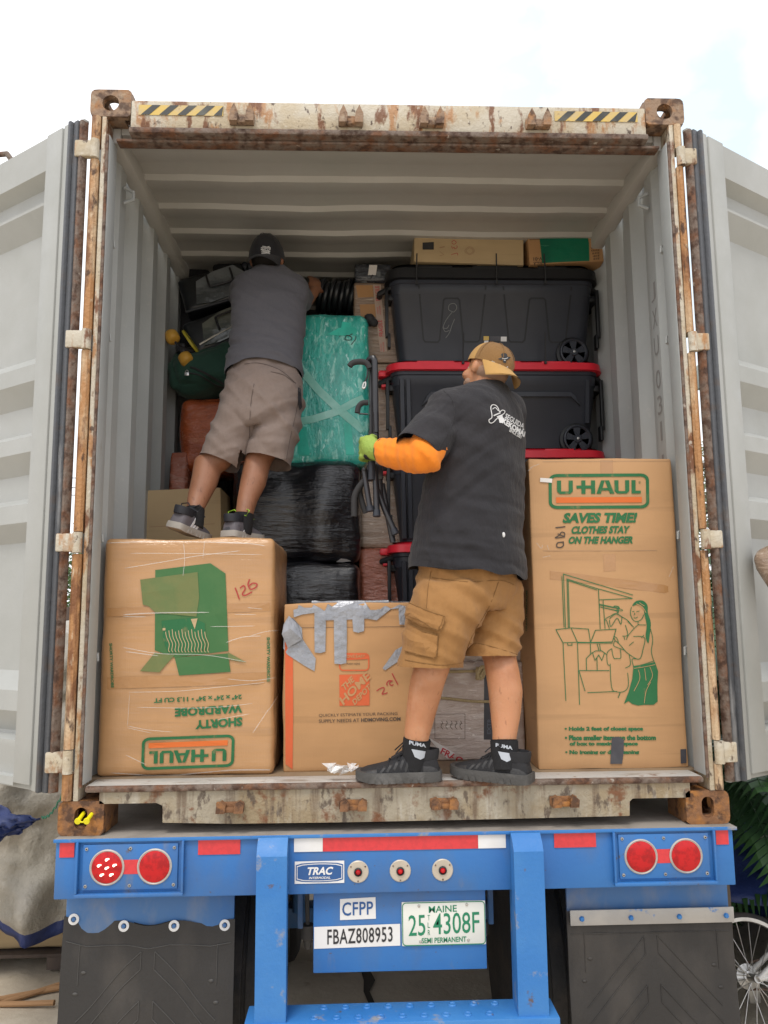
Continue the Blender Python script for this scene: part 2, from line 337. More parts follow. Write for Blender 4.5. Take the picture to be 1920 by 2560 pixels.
m_cardin = M('dark_cardboard_gap', (.06, .04, .025), .9)
m_film = M('film_ridge_and_glint', (.75, .72, .68), .2, alpha=.42, coat=.5)
m_filmh = M('crumpled_clear_film', (.8, .8, .8), .12, alpha=.45, coat=1)
m_duct = M('silver_duct_tape', (.31, .32, .35), .36, [((.21, .22, .245), 12, I1, .45, .6, .6)], metal=.35, bump=[(14, I1, .55, 4), (5, I1, .8, 3)])
m_packt = M('clear_packing_tape', (.40, .21, .085), .25, coat=.4, bump=[(12, I1, .2, 3)])
m_dtape = M('dark_grey_tape', (.05, .05, .06), .5, [((.08, .08, .09), 9, I1, .45, .6, .6)])
m_greent = M('green_packing_tape', (.005, .16, .085), .3, [((.004, .11, .065), 6, (1, 1, .4), .5, .62, .7), ((.10, .30, .2), 14, (1, 1, 3), .68, .75, .6)], bump=[(9, I1, .4, 4)])
def wrap(name, base, hi, lo, rough=.22, st=(.35, 1, 3), streak=.6, bs=.7, coat=.5, fine=1.0):  # hi layers paint film highlights into the colour as pale streaks
    return M(name, base, rough, [(lo, 4, st, .42, .62, .85, 5, .8), (hi, 14*fine, st, .52, .66, streak, 8, 1.2), (lo, 30*fine, st, .56, .66, .7, 6, .6), (tuple(min(1, x*1.5+.06) for x in hi), 34*fine, st, .62, .70, streak, 8, 1)],
             bump=[(22*fine, st, bs, 8), (5, I1, bs*.8, 4)], coat=coat, rvar=.08, coatbump=[(22*fine, st, bs, 8), (6, I1, bs, 4)] if coat else None)
m_teal = wrap('teal_stretch_wrap', (.05, .50, .41), (.38, .80, .70), (.018, .30, .25), st=(1.5, 1, .6), bs=.5, streak=.75)
m_tealt = M('pale_teal_tape', (.34, .68, .60), .35, [((.14, .48, .38), 6, I1, .45, .65, .7)], bump=[(8, I1, .2, 3)])
m_tealb = M('bright_teal_tape', (.04, .58, .44), .35, [((.02, .34, .26), 6, I1, .45, .65, .7)], bump=[(8, I1, .2, 3)])
m_black = M('black_stretch_wrap', (.007, .007, .010), .13, [((.018, .018, .024), 9, (.3, 1, 2.4), .5, .66, .8, 6, 2.0), ((.06, .06, .075), 26, (.22, 1, 2.4), .63, .70, .6, 8, 2.5)],  # pale streaks are glints of the film put into the colour
            bump=[(15, (.28, 1, 2.2), .5, 7), (5, I1, 1, 3)], coat=.8, rvar=.06, coatbump=[(15, (.28, 1, 2.2), .6, 7), (7, I1, .9, 4)])
m_orange = wrap('orange_stretch_wrap', (.44, .10, .03), (.50, .20, .10), (.28, .055, .018), st=(.6, 1, 1.6), streak=.45)
m_salmon = wrap('salmon_stretch_wrap', (.42, .14, .085), (.52, .30, .24), (.30, .09, .05), st=(.6, 1, 1.6), streak=.5)
m_tan = wrap('clear_wrapped_tan_carton', (.36, .27, .20), (.52, .43, .35), (.24, .165, .11), st=(.4, 1, 2.2), streak=.6, bs=.5)
m_wood = wrap('clear_wrapped_brown_carton', (.27, .185, .125), (.40, .32, .25), (.16, .105, .07), st=(.3, 1, 3), streak=.6, bs=.5)
m_pale = wrap('clear_wrapped_pale_carton', (.52, .43, .38), (.66, .60, .56), (.40, .31, .26), st=(.5, 1, 2), streak=.55, bs=.45)
m_palebag = wrap('dark_wrapped_case', (.03, .035, .045), (.12, .14, .16), (.012, .014, .02), st=(.4, 1, 2), streak=.6, bs=.4)
m_plastic = M('charcoal_tote_plastic', (.033, .037, .048), .36, [((.041, .045, .057), 6, I1, .4, .7, .8), ((.085, .085, .09), 20, I1, .72, .8, .4, 9)], bump=[(240, I1, .04, 2)], rvar=.08, spec=.32)
m_plasticd = M('black_tote_plastic', (.006, .0065, .008), .5, bump=[(200, I1, .05, 2)])
m_redpl = M('red_lid_plastic', (.74, .022, .042), .38, [((.64, .016, .035), 5, I1, .45, .65, .7)])
m_steel = M('black_powder_coat', (.022, .022, .026), .35, [((.05, .05, .055), 18, I1, .62, .75, .5)], coat=.15)
m_foam = M('foam_grip', (.028, .027, .029), .85)
m_duffel = M('dark_green_canvas', (.014, .055, .038), .85, [((.02, .075, .052), 5, I1, .4, .65, .8)], bump=[(300, I1, .15, 2), (7, I1, .3, 4)], sheen=.1)
m_ywheel = M('yellow_urethane', (.62, .34, .05), .4, [((.45, .22, .05), 8, I1, .5, .7, .7)])
m_ydeck = M('yellow_deck_plastic', (.50, .42, .03), .5, [((.38, .33, .03), 14, I1, .5, .62, .7)], bump=[(80, I1, .3, 2)])
m_case = M('black_case_plastic', (.012, .014, .017), .35, [((.03, .035, .04), 7, I1, .5, .7, .7)], coat=.3)
m_caseg = M('glossy_film_on_case', (.20, .22, .235), .2, [((.045, .055, .06), 5, (.6, 1, 1.4), .42, .6, .8), ((.22, .24, .25), 11, (.5, 1, 2), .62, .74, .7)], coat=.6, bump=[(9, I1, .6, 4)])
m_caseg2 = M('greenish_film_on_case', (.17, .18, .15), .2, [((.045, .06, .06), 5, (.6, 1, 1.4), .42, .6, .8), ((.20, .19, .13), 9, (.5, 1, 2), .58, .72, .7)], coat=.6, bump=[(9, I1, .6, 4)])
SK = (.40, .215, .135)
m_skinA = M('tanned_skin', (.50, .235, .12), .5, [((.36, .145, .065), 5, I1, .42, .68, .8), ((.54, .30, .19), 13, I1, .52, .72, .5), ((.22, .09, .045), 70, (1, 1, .35), .62, .70, .45, 3)], sss=.25, bump=[(120, I1, .12, 4)])
m_skinP = M('tanned_arm_skin', (.32, .145, .08), .5, [((.22, .095, .05), 6, I1, .42, .68, .8), ((.14, .06, .035), 70, (1, 1, .35), .60, .69, .5, 3)], sss=.2, bump=[(120, I1, .12, 4)])
def cloth(name, c, c2, k=.35, fine=.12, rough=.9): return M(name, c, rough, [(c2, 3, I1, .4, .68, .8), (tuple(x*.8 for x in c), 60, I1, .5, .7, .35)], bump=[(420, I1, fine, 1), (9, (1, 1, .6), k, 4), (28, (1, 1, .45), k*.8, 3)], sheen=.08)
m_teeA = cloth('faded_black_cotton', (.016, .0152, .019), (.026, .0235, .027), .4)
m_teeB = cloth('charcoal_grey_cotton', (.095, .092, .105), (.080, .078, .09), .25)
m_shortsA = cloth('tan_canvas', (.32, .16, .052), (.27, .13, .038), .3)
m_shortsB = cloth('taupe_twill', (.235, .180, .155), (.205, .158, .136), .35)
m_stitchA = M('tan_seam', (.20, .10, .03), .9); m_stitchB = M('taupe_seam', (.10, .075, .065), .9)
m_sleeve = cloth('orange_knit', (.88, .265, .016), (.82, .21, .012), .3)
m_glove = M('lime_glove_leather', (.30, .42, .075), .7, [((.22, .34, .06), 14, I1, .42, .65, .8)], bump=[(110, I1, .3, 3)])
m_glovek = M('black_glove_trim', (.016, .016, .018), .6)
m_cap = cloth('mustard_canvas_cap', (.47, .27, .085), (.40, .215, .06), .12)
m_capd = cloth('brown_mesh_cap', (.25, .13, .04), (.20, .10, .03), .12, .4)
m_capk = cloth('black_cap_cotton', (.014, .014, .018), (.018, .018, .022), .1)
m_shoe = M('black_shoe_leather', (.026, .026, .028), .55, [((.055, .052, .05), 9, I1, .5, .7, .7)], bump=[(90, I1, .2, 3)])
m_shoem = M('black_shoe_mesh', (.016, .016, .019), .8, bump=[(500, I1, .4, 1)])
m_sole = M('grey_shoe_sole', (.06, .058, .056), .7, [((.13, .125, .12), 14, I1, .5, .7, .7)], bump=[(70, I1, .2, 3)])
m_shoeg = M('mauve_grey_shoe', (.12, .11, .125), .7, [((.03, .035, .045), 6, I1, .56, .6, .8)])
m_shoen = M('navy_black_shoe', (.018, .02, .028), .6)
m_solew = M('off_white_midsole', (.36, .34, .31), .7)
m_whiter = M('white_shoe_trim', (.72, .72, .74), .5)
m_lime = M('lime_lace', (.30, .55, .04), .6)
m_sock = M('black_sock', (.012, .012, .014), .95, bump=[(300, (1, 1, .2), .3, 1)])
m_sockg = M('pale_sock_panel', (.42, .45, .50), .9)
m_hair = M('grey_stubble', (.36, .22, .15), .8, bump=[(300, I1, .4, 2)])
m_hairk = M('dark_hair', (.02, .016, .014), .8, bump=[(200, I1, .4, 2)])
m_seal = M('yellow_seal_plastic', (.78, .70, .01), .35)
m_tarp = M('grey_tarp', (.44, .405, .345), .45, [((.30, .275, .225), 3.5, I1, .42, .62, .85), ((.56, .53, .48), 9, I1, .58, .72, .6)], bump=[(5, I1, 1, 5), (14, I1, .8, 5)])
m_tarpb = M('navy_tarp', (.022, .040, .15), .45, [((.04, .065, .20), 4, I1, .45, .65, .8)], bump=[(5, I1, .6, 5), (16, I1, .3, 4)])
m_ground = M('dusty_concrete', (.54, .47, .37), .9, [((.42, .355, .27), 1.3, I1, .4, .62, .8), ((.60, .54, .44), 5, I1, .5, .7, .7), ((.25, .19, .13), 9, I1, .64, .72, .6, 9)], bump=[(30, I1, .3, 6)])
m_crack = M('soil_in_cracks', (.035, .028, .02), .95)
m_dirt = M('sand_heap_soil', (.50, .35, .22), .95, [((.36, .24, .15), 6, I1, .45, .6, .8)], bump=[(30, I1, .6, 6)])
m_leaf = M('dark_fern_leaf', (.012, .042, .012), .42, [((.034, .095, .022), 4, I1, .42, .62, .9)]); m_leafy = M('yellowing_leaf', (.16, .22, .035), .45)
m_tleaf = M('olive_tree_leaf', (.075, .095, .035), .6, [((.14, .15, .06), 4, I1, .45, .65, .8)]); m_tleaf2 = M('green_tree_leaf', (.055, .11, .03), .6, [((.09, .16, .045), 3, I1, .45, .65, .8)])
m_bark = M('grey_bark', (.12, .09, .065), .9, bump=[(20, (1, 1, .2), .6, 5)])
m_fence = M('weathered_fence_wood', (.10, .075, .06), .9, [((.06, .045, .04), 8, (1, 1, .2), .45, .6, .8)])
m_sticks = M('tan_post_wood', (.34, .19, .09), .8)
m_bikew = M('white_bicycle_paint', (.75, .73, .70), .3, coat=.4)
m_rope = M('sisal_twine', (.46, .36, .20), .9, bump=[(160, I1, .5, 2)]); m_ropeg = M('green_cord', (.03, .20, .12), .8)
m_grind = M('dark_blue_grey_print', (.12, .13, .16), .7)
m_box2 = M('utility_box_grey', (.30, .33, .30), .6)
m_logow = M('white_print_ink', (.62, .62, .62), .7)
m_brass = M('silver_padlock', (.65, .65, .66), .3, metal=.7)
m_hole = M('black_void_steel', (.008, .008, .009), .8)
m_wire = M('black_cable', (.015, .015, .017), .6)
# ---------------------------------------------------------------- ground and sky-lit setting
def gz(x, y): return GZ + .012*fbm((x, y, 0), (.6, .6, 1)) + .02*fbm((x, y, 3), (.15, .15, 1))*min(1, (abs(x)+abs(y))/6)
g = MB()
rings = [[Vector((r*math.cos(2*math.pi*k/72), r*math.sin(2*math.pi*k/72)+1, 0)) for k in range(72)] for r in (.25, .6, 1, 1.5, 2, 2.6, 3.3, 4.2, 5.5, 7.5, 11, 18, 40, 120, 500, 1500)]
for r_ in rings:
    for p in r_: p.z = gz(p.x, p.y) if p.length < 200 else GZ
g.loft(rings, False); o_ = len(g.v); g.add([Vector((0, 1, gz(0, 1)))], []); g.f += [[o_, k, (k+1) % 72] for k in range(72)]; g.m += [0]*72
ground = g.build('ground', m_ground, None, 80); tag(ground, kind='structure')
gb = BVHTree.FromPolygons([v.co for v in ground.data.vertices], [list(p.vertices) for p in ground.data.polygons])
ck = Ink(lambda x, y, o=.004: Vector((x, y, gz(x, y)+.006)))
def wob(pts, a=.05, k=5):
    out = []
    for i in range(len(pts)-1):
        for j in range(k): t = j/k; out.append((pts[i][0]*(1-t)+pts[i+1][0]*t+random.uniform(-a, a), pts[i][1]*(1-t)+pts[i+1][1]*t+random.uniform(-a, a)))
    return out+[pts[-1]]
for pts, w in ((((-.15, 1.9), (.0, 1.2), (.02, .5), (.1, -.2)), .07), (((.02, .85), (-.4, .35), (-.9, .1)), .06), (((.05, .8), (.5, 1.0), (.75, 1.7), (1.2, 2.3)), .07), (((.5, 1.0), (1.1, .8), (1.5, .6)), .09), (((.75, 1.7), (.3, 2.6), (.2, 3.6)), .06), (((-1.5, .6), (-2.2, .9), (-3.2, .7)), .03)):
    q = wob(pts); ck.line(q, [w*random.uniform(.4, 1.3) for _ in q])
tag(ck.build('ground_cracks', m_crack, None), kind='structure')
# ---------------------------------------------------------------- shipping container
cont = thing('shipping_container', 'open rusty cream and grey shipping container loaded with boxes, sitting on the blue trailer', 'shipping container', (0, 0, 0))
# roof sheet, corrugated across the width, slightly dented
prof = []
y = .10
while y < 12.0: prof += [(y, 2.794), (y+.085, 2.793), (y+.102, 2.772), (y+.138, 2.772), (y+.222, 2.790)]; y += .252
nx = 36; b = MB(); rows = []
for Y_, Z_ in prof:
    rows.append([Vector((-1.175+2.35*i/nx, Y_+.004*fbm((i*.3, Y_*2, 0)), Z_+(.007*fbm((i*.12, Y_*1.6, 5)) if Y_ < 3 else 0)-.012*math.exp(-((-1.175+2.35*i/nx+.45)**2/.05+(Y_-.75)**2/.04)))) for i in range(nx+1)])
b.loft(rows, False, closed=False); b.loft([[p+Vector((0, 0, .012)) for p in r] for r in rows], False, closed=False)
b.build('roof', m_ceil, cont, 16, fix=False)
b = MB()
for s in (-1, 1): b.box(*sorted((s*1.118, s*1.182)), .085, 12.1, 2.715, 2.80, .008)
b.box(-1.118, 1.118, .085, .19, 2.752, 2.80, .006)
b.build('top_side_rail', m_ceil, cont)
for s in (-1, 1):
    pr = [(1.190, .11), (1.190, .125), (1.209, .14)]; y = .215
    while y < 11.8: pr += [(1.162, y+.028), (1.162, y+.108), (1.209, y+.136), (1.209, y+.250)]; y += .278
    pr.append((1.178, 12.1)); poly = [(s*x, y) for x, y in pr]+[(s*1.214, 12.1), (s*1.214, .11)]
    b = MB(); b.prism(poly, (0, 0, .1), (1, 0, 0), (0, 1, 0), (0, 0, 2.68)); b.build('side_wall', m_grey, cont, 20)
b = MB(); b.box(-1.2, 1.2, 12.12, 12.19, .1, 2.85); b.build('front_wall', m_grey, cont)
b = MB(); b.box(-1.17, 1.17, .135, 12.1, .12, .168); b.build('floor', m_ply, cont)
# lashing rings and small welded hooks along the walls
b = MB()
for s in (-1, 1):
    for z in (.62, 1.08, 1.9, 2.3): b.tube([(s*1.17, .15, z-.02), (s*1.146, .14, z-.012), (s*1.146, .14, z+.012), (s*1.17, .15, z+.02)], .006)
    b.tube([(s*1.15, .26, 2.62), (s*1.11, .26, 2.60), (s*1.11, .26, 2.565), (s*1.15, .26, 2.55)], .008)
b.build('lashing_ring', m_grey, cont)
# rear frame
b = MB(); b.box(-1.057, 1.057, .0, .085, 2.728, 2.852, .008); b.build('header_beam', m_rail, cont)
b = MB(); b.box(-1.06, 1.06, -.012, .085, 2.703, 2.7275, .006); b.box(-1.12, 1.12, .03, .083, 2.690, 2.702, .003)
b.build('header_lip', m_edge, cont)
for s in (-1, 1):
    b = MB()
    b.box(*sorted((s*1.151, s*1.169)), 0, .12, .118, 2.778, .003, mi=0)
    b.box(*sorted((s*1.136, s*1.1505)), .004, .10, .172, 2.70, .003, mi=2)
    b.tube([(s*1.1445, .0, z) for z in [.165+.0422*q for q in range(61)]], [.0068+.0016*fbm((q*.9, s*3, 0)) for q in range(61)], 8, mi=1)
    ri, ro = (1.174, 1.209) if s < 0 else (1.171, 1.200)
    zz = [.118, .217, .296, 1.01, 1.086, 1.798, 1.875, 2.59, 2.666, 2.778]
    for k in range(0, 10, 2):
        a, c = zz[k], zz[k+1]
        pts = [(s*ri, .06), (s*ri, -.004), (s*(ri+.008), -.014), (s*(ro-.010), -.014), (s*ro, -.003), (s*ro, .06)]
        b.prism(pts, (0, 0, a+.004), (1, 0, 0), (0, 1, 0), (0, 0, c-a-.008), mi=3)
    b.build('corner_post', [m_rail, m_edge, m_grey, m_rod], cont, 30)
def casting(cx, cz, s, top):                        # cx: centre x, cz: centre z; hollow steel corner with holes
    W, H, D, T = .081, .059, .178, .026
    b = MB(); n = 40
    def plate(o, a, c, nrm, ha, hc, wa, wc, round_):
        o, a, c, nrm = Vector(o), Vector(a), Vector(c), Vector(nrm); out, inn = [], []
        for k in range(n):
            t = 2*math.pi*(k+.5)/n; ct, st = math.cos(t), math.sin(t)
            m = max(abs(ct)/ha, abs(st)/hc); x, y_ = ct/m, st/m
            r_ = .022
            if round_ and abs(x) > ha-r_ and abs(y_) > hc-r_ and x*round_ > 0:
                dx, dy = abs(x)-(ha-r_), abs(y_)-(hc-r_); l = math.hypot(dx, dy)
                if l > r_: x = math.copysign(ha-r_+dx*r_/l, x); y_ = math.copysign(hc-r_+dy*r_/l, y_)
            out.append((x, y_))
            L_ = max(wc-wa, 0); yy = st*wa; inn.append((ct*wa, yy+(L_ if st > 0 else -L_)))
        f = [[o+a*x+c*y_ for x, y_ in q] for q in (out, inn)]; bk = [[p+nrm*T for p in q] for q in f]
        b.loft([f[1], f[0], bk[0], bk[1], f[1]], False)
    hx = .008*s
    plate((cx, 0, cz), (1, 0, 0), (0, 0, 1), (0, 1, 0), W, H, .023 if not top else .033, .038 if not top else .034, s)
    plate((cx+s*(W-.004), D/2+.004, cz), (0, 1, 0), (0, 0, 1), (-s, 0, 0), D/2-.004, H-.006, .03, .034, 0)
    plate((cx, D/2+.005, cz+(H-.003)*(1 if top else -1)), (1, 0, 0), (0, 1, 0), (0, 0, -1 if top else 1), W-.007, D/2-.005, .032, .05, 0)
    b.box(*sorted((cx-s*(W-.001), cx-s*(W-.012))), .0275, D, cz-H+.001, cz+H-.001); b.box(cx-W+.004, cx+W-.004, D-.012, D, cz-H, cz+H)
    z1, z2 = sorted((cz-(H-.002)*(1 if top else -1), cz-(H-.015)*(1 if top else -1))); b.box(cx-W+.013, cx+W-.031, .0275, D-.013, z1, z2)
    b.build('corner_casting', m_castT if top else m_cast, cont, 35)
for s in (-1, 1):
    casting(s*1.138, 2.837, s, True); casting(s*1.138, .059, s, False)
    b = MB()
    for top in (0, 1): b.box(*sorted((s*1.057, s*1.219)), 12.0, 12.178, 0 if not top else 2.778, .118 if not top else 2.896, .01)
    b.build('corner_casting', m_cast, cont)
# threshold
poly = [(-1.075, .148), (-1.075, .108), (-.87, .108), (-.85, .098), (-.848, .04), (-.6, .032), (-.2, .030), (.3, .031), (.845, .034), (.848, .085), (.86, .095), (1.075, .095), (1.075, .148)]
b = MB(); b.prism(poly, (0, .0, 0), (1, 0, 0), (0, 0, 1), (0, .06, 0)); b.build('threshold_face', m_sillf, cont, 30)
b = MB(); b.box(-1.125, 1.125, -.014, .012, .1485, .170, .008); b.build('threshold_lip', m_edge, cont)
b = MB(); b.box(-1.129, 1.129, .0125, .134, .150, .168, .003); b.build('threshold_plate', m_sill, cont)
b = MB(); b.box(-.83, .83, .07, .5, .036, .12, .01); b.build('cross_member', m_edge, cont)
for z, up in ((2.772, 1), (.098, -1)):
    for x in (-.607, -.167, .162, .600):
        b = MB(); h = .030 if up > 0 else .022
        b.box(x-.050, x+.050, -.012, -.001, z-h, z+h*.55, .004)
        for e in (-1, 1):
            q = [(-.015, -h), (.017, -h), (.02, h*.2), (.004, h*(1.5 if up > 0 else .8)), (-.012, h*.4)]
            b.prism([(x+e*.032+p[0], p[1]) for p in q], (0, -.042, z), (1, 0, 0), (0, 0, 1), (0, .036, 0))
        b.box(x-.022, x+.022, -.03, -.01, z-h, z-h*.2, .004)
        b.build('cam_keeper', m_cast if up < 0 else m_castT, cont, 30)
flat = lambda x, z, o=.0025: Vector((x, -o, z))
for x0, x1 in ((-1.025, -.684), (.674, 1.021)):
    i = Ink(flat); i.rect(x0, 2.785, x1, 2.829, 0)
    k = x0+.01
    while k < x1-.02:
        q = [(k, 2.7855), (min(k+.034, x1), 2.7855), (min(k+.079, x1), 2.8285), (min(k+.045, x1), 2.8285)]; i.poly(q, 1, .0035); k += .073
    i.build('hazard_tape', [m_stripeY, m_stripeK], cont)
# faded letters sprayed on the inner wall, one under another
i = Ink(lambda y, z, o=0: Vector((1.1605, y, z)))
for t, zc in (('J', 2.17), ('X', 2.05), ('U', 1.925), ('0', 1.775), ('3', 1.66), ('1', 1.545), ('1', 1.40)):
    w = .05 if t != '1' else .02
    i.text(t, (.283+w/2, zc-.042), (.283-w/2, zc-.042), (.283+w/2, zc+.042), 0)
m_stencil = M('faded_stencil_paint', (.24, .235, .23), .7); i.build('stencil_number', m_stencil, cont)
# doors swung right round past the side
def door(s, ang):
    hx, hy = (-1.256 if s < 0 else 1.242), -.03; d = Vector((s*math.cos(rad(ang)), math.sin(rad(ang)), 0)); n = Vector((s*math.sin(rad(ang)), -math.cos(rad(ang)), 0))
    W = lambda a, t, z: Vector((hx, hy, 0))+d*a+n*t+Vector((0, 0, z))
    def bx(mb, a0, a1, t0, t1, z0, z1, bev=.004, mi=0):
        k = MB(); k.box(a0, a1, t0, t1, z0, z1, bev); mb.add([W(*v) for v in k.v], k.f, mi)
    pr = [(2.735, 0), (2.59, 0), (2.555, -.052), (2.50, -.052), (2.452, 0), (2.44, 0), (2.35, -.052), (1.822, -.052), (1.771, 0), (1.703, 0), (1.62, -.052), (1.511, -.052), (1.478, 0), (1.416, 0), (1.339, -.052), (1.242, -.052), (1.21, 0), (1.138, 0), (1.067, -.052),
          (.571, -.052), (.502, 0), (.427, 0), (.346, -.052), (.335, -.052), (.322, 0), (.30, 0), (.235, -.02), (.195, -.02), (.19, 0), (.16, 0)]
    b = MB()
    b.loft([[W(a, t-.002, z) for a in (.2, .5, .8, .985)] for z, t in pr], False, closed=False)
    b.loft([[W(a, -.055, z) for a in (.2, .985)] for z in (2.735, .16)], False, closed=False)
    dr = b.build('door', m_door, cont, 30, fix=False)
    b = MB(); bx(b, .098, .2, -.05, .0, .17, 2.745); bx(b, .985, 1.09, -.05, 0, .17, 2.745); bx(b, .0, 1.19, -.055, -.03, .145, .168); bx(b, .0, 1.19, -.055, -.03, 2.747, 2.765)
    b.build('door_frame', m_door, dr)
    b = MB()
    for a0, a1, t0, t1, m in ((.058, .096, -.045, -.006, 1), (.040, .056, -.04, .004, 0), (.012, .038, -.04, -.010, 0), (-.006, .010, -.05, -.016, 2)): bx(b, a0, a1, t0, t1, .150, 2.752, .004, m)
    bx(b, 1.092, 1.17, -.04, -.005, .15, 2.75, .004, 0)
    b.build('door_gasket', [m_gask, m_door, m_edge], dr)
    for z0, z1 in ((.22, .293), (1.014, 1.082), (1.801, 1.871), (2.593, 2.663)):
        b = MB(); b.box(*sorted((s*1.178, hx+s*.012)), -.020, .008, z0, z1, .006); b.cyl((s*1.19, -.010, z0-.004), (s*1.19, -.010, z1+.004), .018, 12); b.build('door_hinge', m_rail if z0 > .5 else m_rail, dr)
    if s < 0:
        b = MB(); b.tube([W(.50, -.05, 2.74), W(.54, -.03, 2.80), W(.63, -.02, 2.82), W(.75, -.03, 2.79)], .012); b.build('door_lock_rod', m_edge, dr)
door(-1, 35); door(1, 31)
# ---------------------------------------------------------------- trailer chassis
ch = thing('trailer_chassis', 'bright blue trailer chassis with red lamps and mud flaps under the container', 'trailer', (0, 0, GZ))
b = MB(); b.box(-1.212, 1.212, -.026, .02, -.205, -.012, .004); b.box(-1.212, 1.212, .02, .3, -.205, -.19, .003)
beam = b.build('bumper_beam', m_blue, ch)
b = MB(); b.box(-1.215, 1.222, -.034, .55, -.011, -.0005, .003); b.build('deck_plate', m_deck, ch)
b = MB(); b.box(-1.217, 1.224, -.038, -.0345, -.013, -.001, .0015); b.build('deck_edge', m_bluew, ch)
FR = lambda x, z, o=.003: Vector((x, -.026-o, z))
def rivet(mb, x, z, y=-.034): mb.lathe([(.0001, .004), (.005, .0035), (.0065, 0), (.0066, -.003)], (x, y, z), (0, -1, 0), 12); mb.lathe([(.0001, .0055), (.0026, .0052), (.0027, .003)], (x, y, z), (0, -1, 0), 8, 1)
for s, x0, x1, lx in ((-1, -1.114, -.783, (-1.028, -.863)), (1, .788, 1.118, (.867, 1.031))):
    b = MB()
    for a, c, z0, z1 in ((x0-.022, x1+.022, -.196, -.184), (x0-.022, x0-.014, -.184, -.012), (x1+.014, x1+.022, -.184, -.012)): b.box(a, c, -.045, -.0265, z0, z1, .002)
    b.build('lamp_recess_frame', m_blue, ch)
    b = MB(); k = [(x0, -.1745), (x1, -.1745), (x1, -.0215), (x0, -.0215)]
    b.box(x0, x1, -.034, -.0268, -.1745, -.0215, .003); lp = b.build('lamp_plate', m_blue, ch)
    b = MB()
    for rx in (x0+.013, (x0+x1)/2, x1-.013):
        for rz in (-.036, -.160): rivet(b, rx, rz)
    b.build('rivet', [m_chrome, m_inkb], lp)
    for q in lx:
        b = MB(); b.lathe([(.0605, -.002), (.0605, .004), (.057, .006), (.0545, .004)], (q, -.034, -.098), (0, -1, 0), 40); rg = b.build('lamp_rim', m_galv, lp)
        b = MB(); b.lathe([(.0001, .012), (.02, .0115), (.04, .0095), (.052, .006), (.055, .001)], (q, -.034, -.098), (0, -1, 0), 40); ln = b.build('tail_lamp', m_lens, lp)
        if s < 0 and q < -1:
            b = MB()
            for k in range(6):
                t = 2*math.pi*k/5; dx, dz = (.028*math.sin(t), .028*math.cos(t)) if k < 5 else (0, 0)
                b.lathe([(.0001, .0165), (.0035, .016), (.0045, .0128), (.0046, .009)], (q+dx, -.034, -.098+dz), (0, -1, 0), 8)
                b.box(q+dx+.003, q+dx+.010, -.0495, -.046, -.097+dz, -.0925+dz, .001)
            b.build('lens_glint_bead', M('glowing_glint', (.9, .7, .6), .2, emit=(1, .82, .62, 2.2)), ln)  # emissive beads imitate sun glints on this lens
    i = Ink(lambda x, z, o=.001: Vector((x, -.034-o, z))); c = sum(lx)/2; i.rect(c-.026, -.122, c+.026, -.074); i.build('reflective_tape', m_red, lp)
i = Ink(FR)
for x0, x1 in ((-1.197, -1.146), (-.714, -.566), (.556, .708), (1.148, 1.194)): i.rect(x0, -.064, x1, -.014)
i.rect(-.274, -.061, .281, -.0115); i.build('reflective_tape', m_red, ch)
i = Ink(FR); i.rect(-.376, -.061, -.2745, -.0115); i.rect(.2815, -.061, .381, -.0115); i.build('reflective_tape', m_white, ch)
# maker's sticker
i = Ink(FR); i.rect(-.373, -.168, -.198, -.093, 0)
def lens(x0, x1, z0, z1, k): return [(x0, z0+k), (x0+.02, z0+.003)]+[(x0+.02+(x1-x0-.04)*t/6, z0+.003-k*.35*math.sin(math.pi*t/6)) for t in range(1, 6)]+[(x1-.02, z0+.003), (x1, z0+k), (x1, z1-k), (x1-.02, z1-.003)]+[(x1-.02-(x1-x0-.04)*t/6, z1-.003+k*.35*math.sin(math.pi*t/6)) for t in range(1, 6)]+[(x0+.02, z1-.003), (x0, z1-k)]
i.poly(lens(-.369, -.202, -.164, -.097, .008), 1, .004); i.poly(lens(-.3655, -.2055, -.1605, -.1005, .008), 0, .0045); i.poly(lens(-.363, -.208, -.158, -.103, .008), 1, .005)
i.mb.m = i.mb.m; i.S = lambda x, z, o=.006: Vector((x, -.026-.006, z))
i.text('TRAC', (-.333, -.139), (-.243, -.139), (-.326, -.112), .035, 0); i.text('INTERMODAL', (-.323, -.1525), (-.247, -.1525), (-.321, -.1445), .02, 0)
i.build('maker_sticker', [m_white, m_decalb], ch)
for x in (-.149, .001, .152):
    b = MB(); b.lathe([(.0001, .005), (.035, .005), (.0375, .003), (.038, 0)], (x, -.026, -.132), (0, -1, 0), 40)
    dk = b.build('marker_light_plate', m_disc, ch)
    b = MB(); b.lathe([(.0145, .004), (.0145, .010), (.011, .012), (.0105, .005)], (x, -.026, -.132), (0, -1, 0), 24); b.build('marker_light_rim', m_inkb, dk)
    b = MB(); b.lathe([(.0001, .016), (.006, .0145), (.0095, .010), (.0105, .005)], (x, -.026, -.132), (0, -1, 0), 20); b.build('marker_light', m_lens, dk)
    b = MB()
    for t in (35, 145, 270): b.lathe([(.0001, .0075), (.0025, .007), (.003, .005)], (x+.031*math.cos(rad(t)), -.026, -.132+.031*math.sin(rad(t))), (0, -1, 0), 8)
    b.build('screw', m_edge, dk)
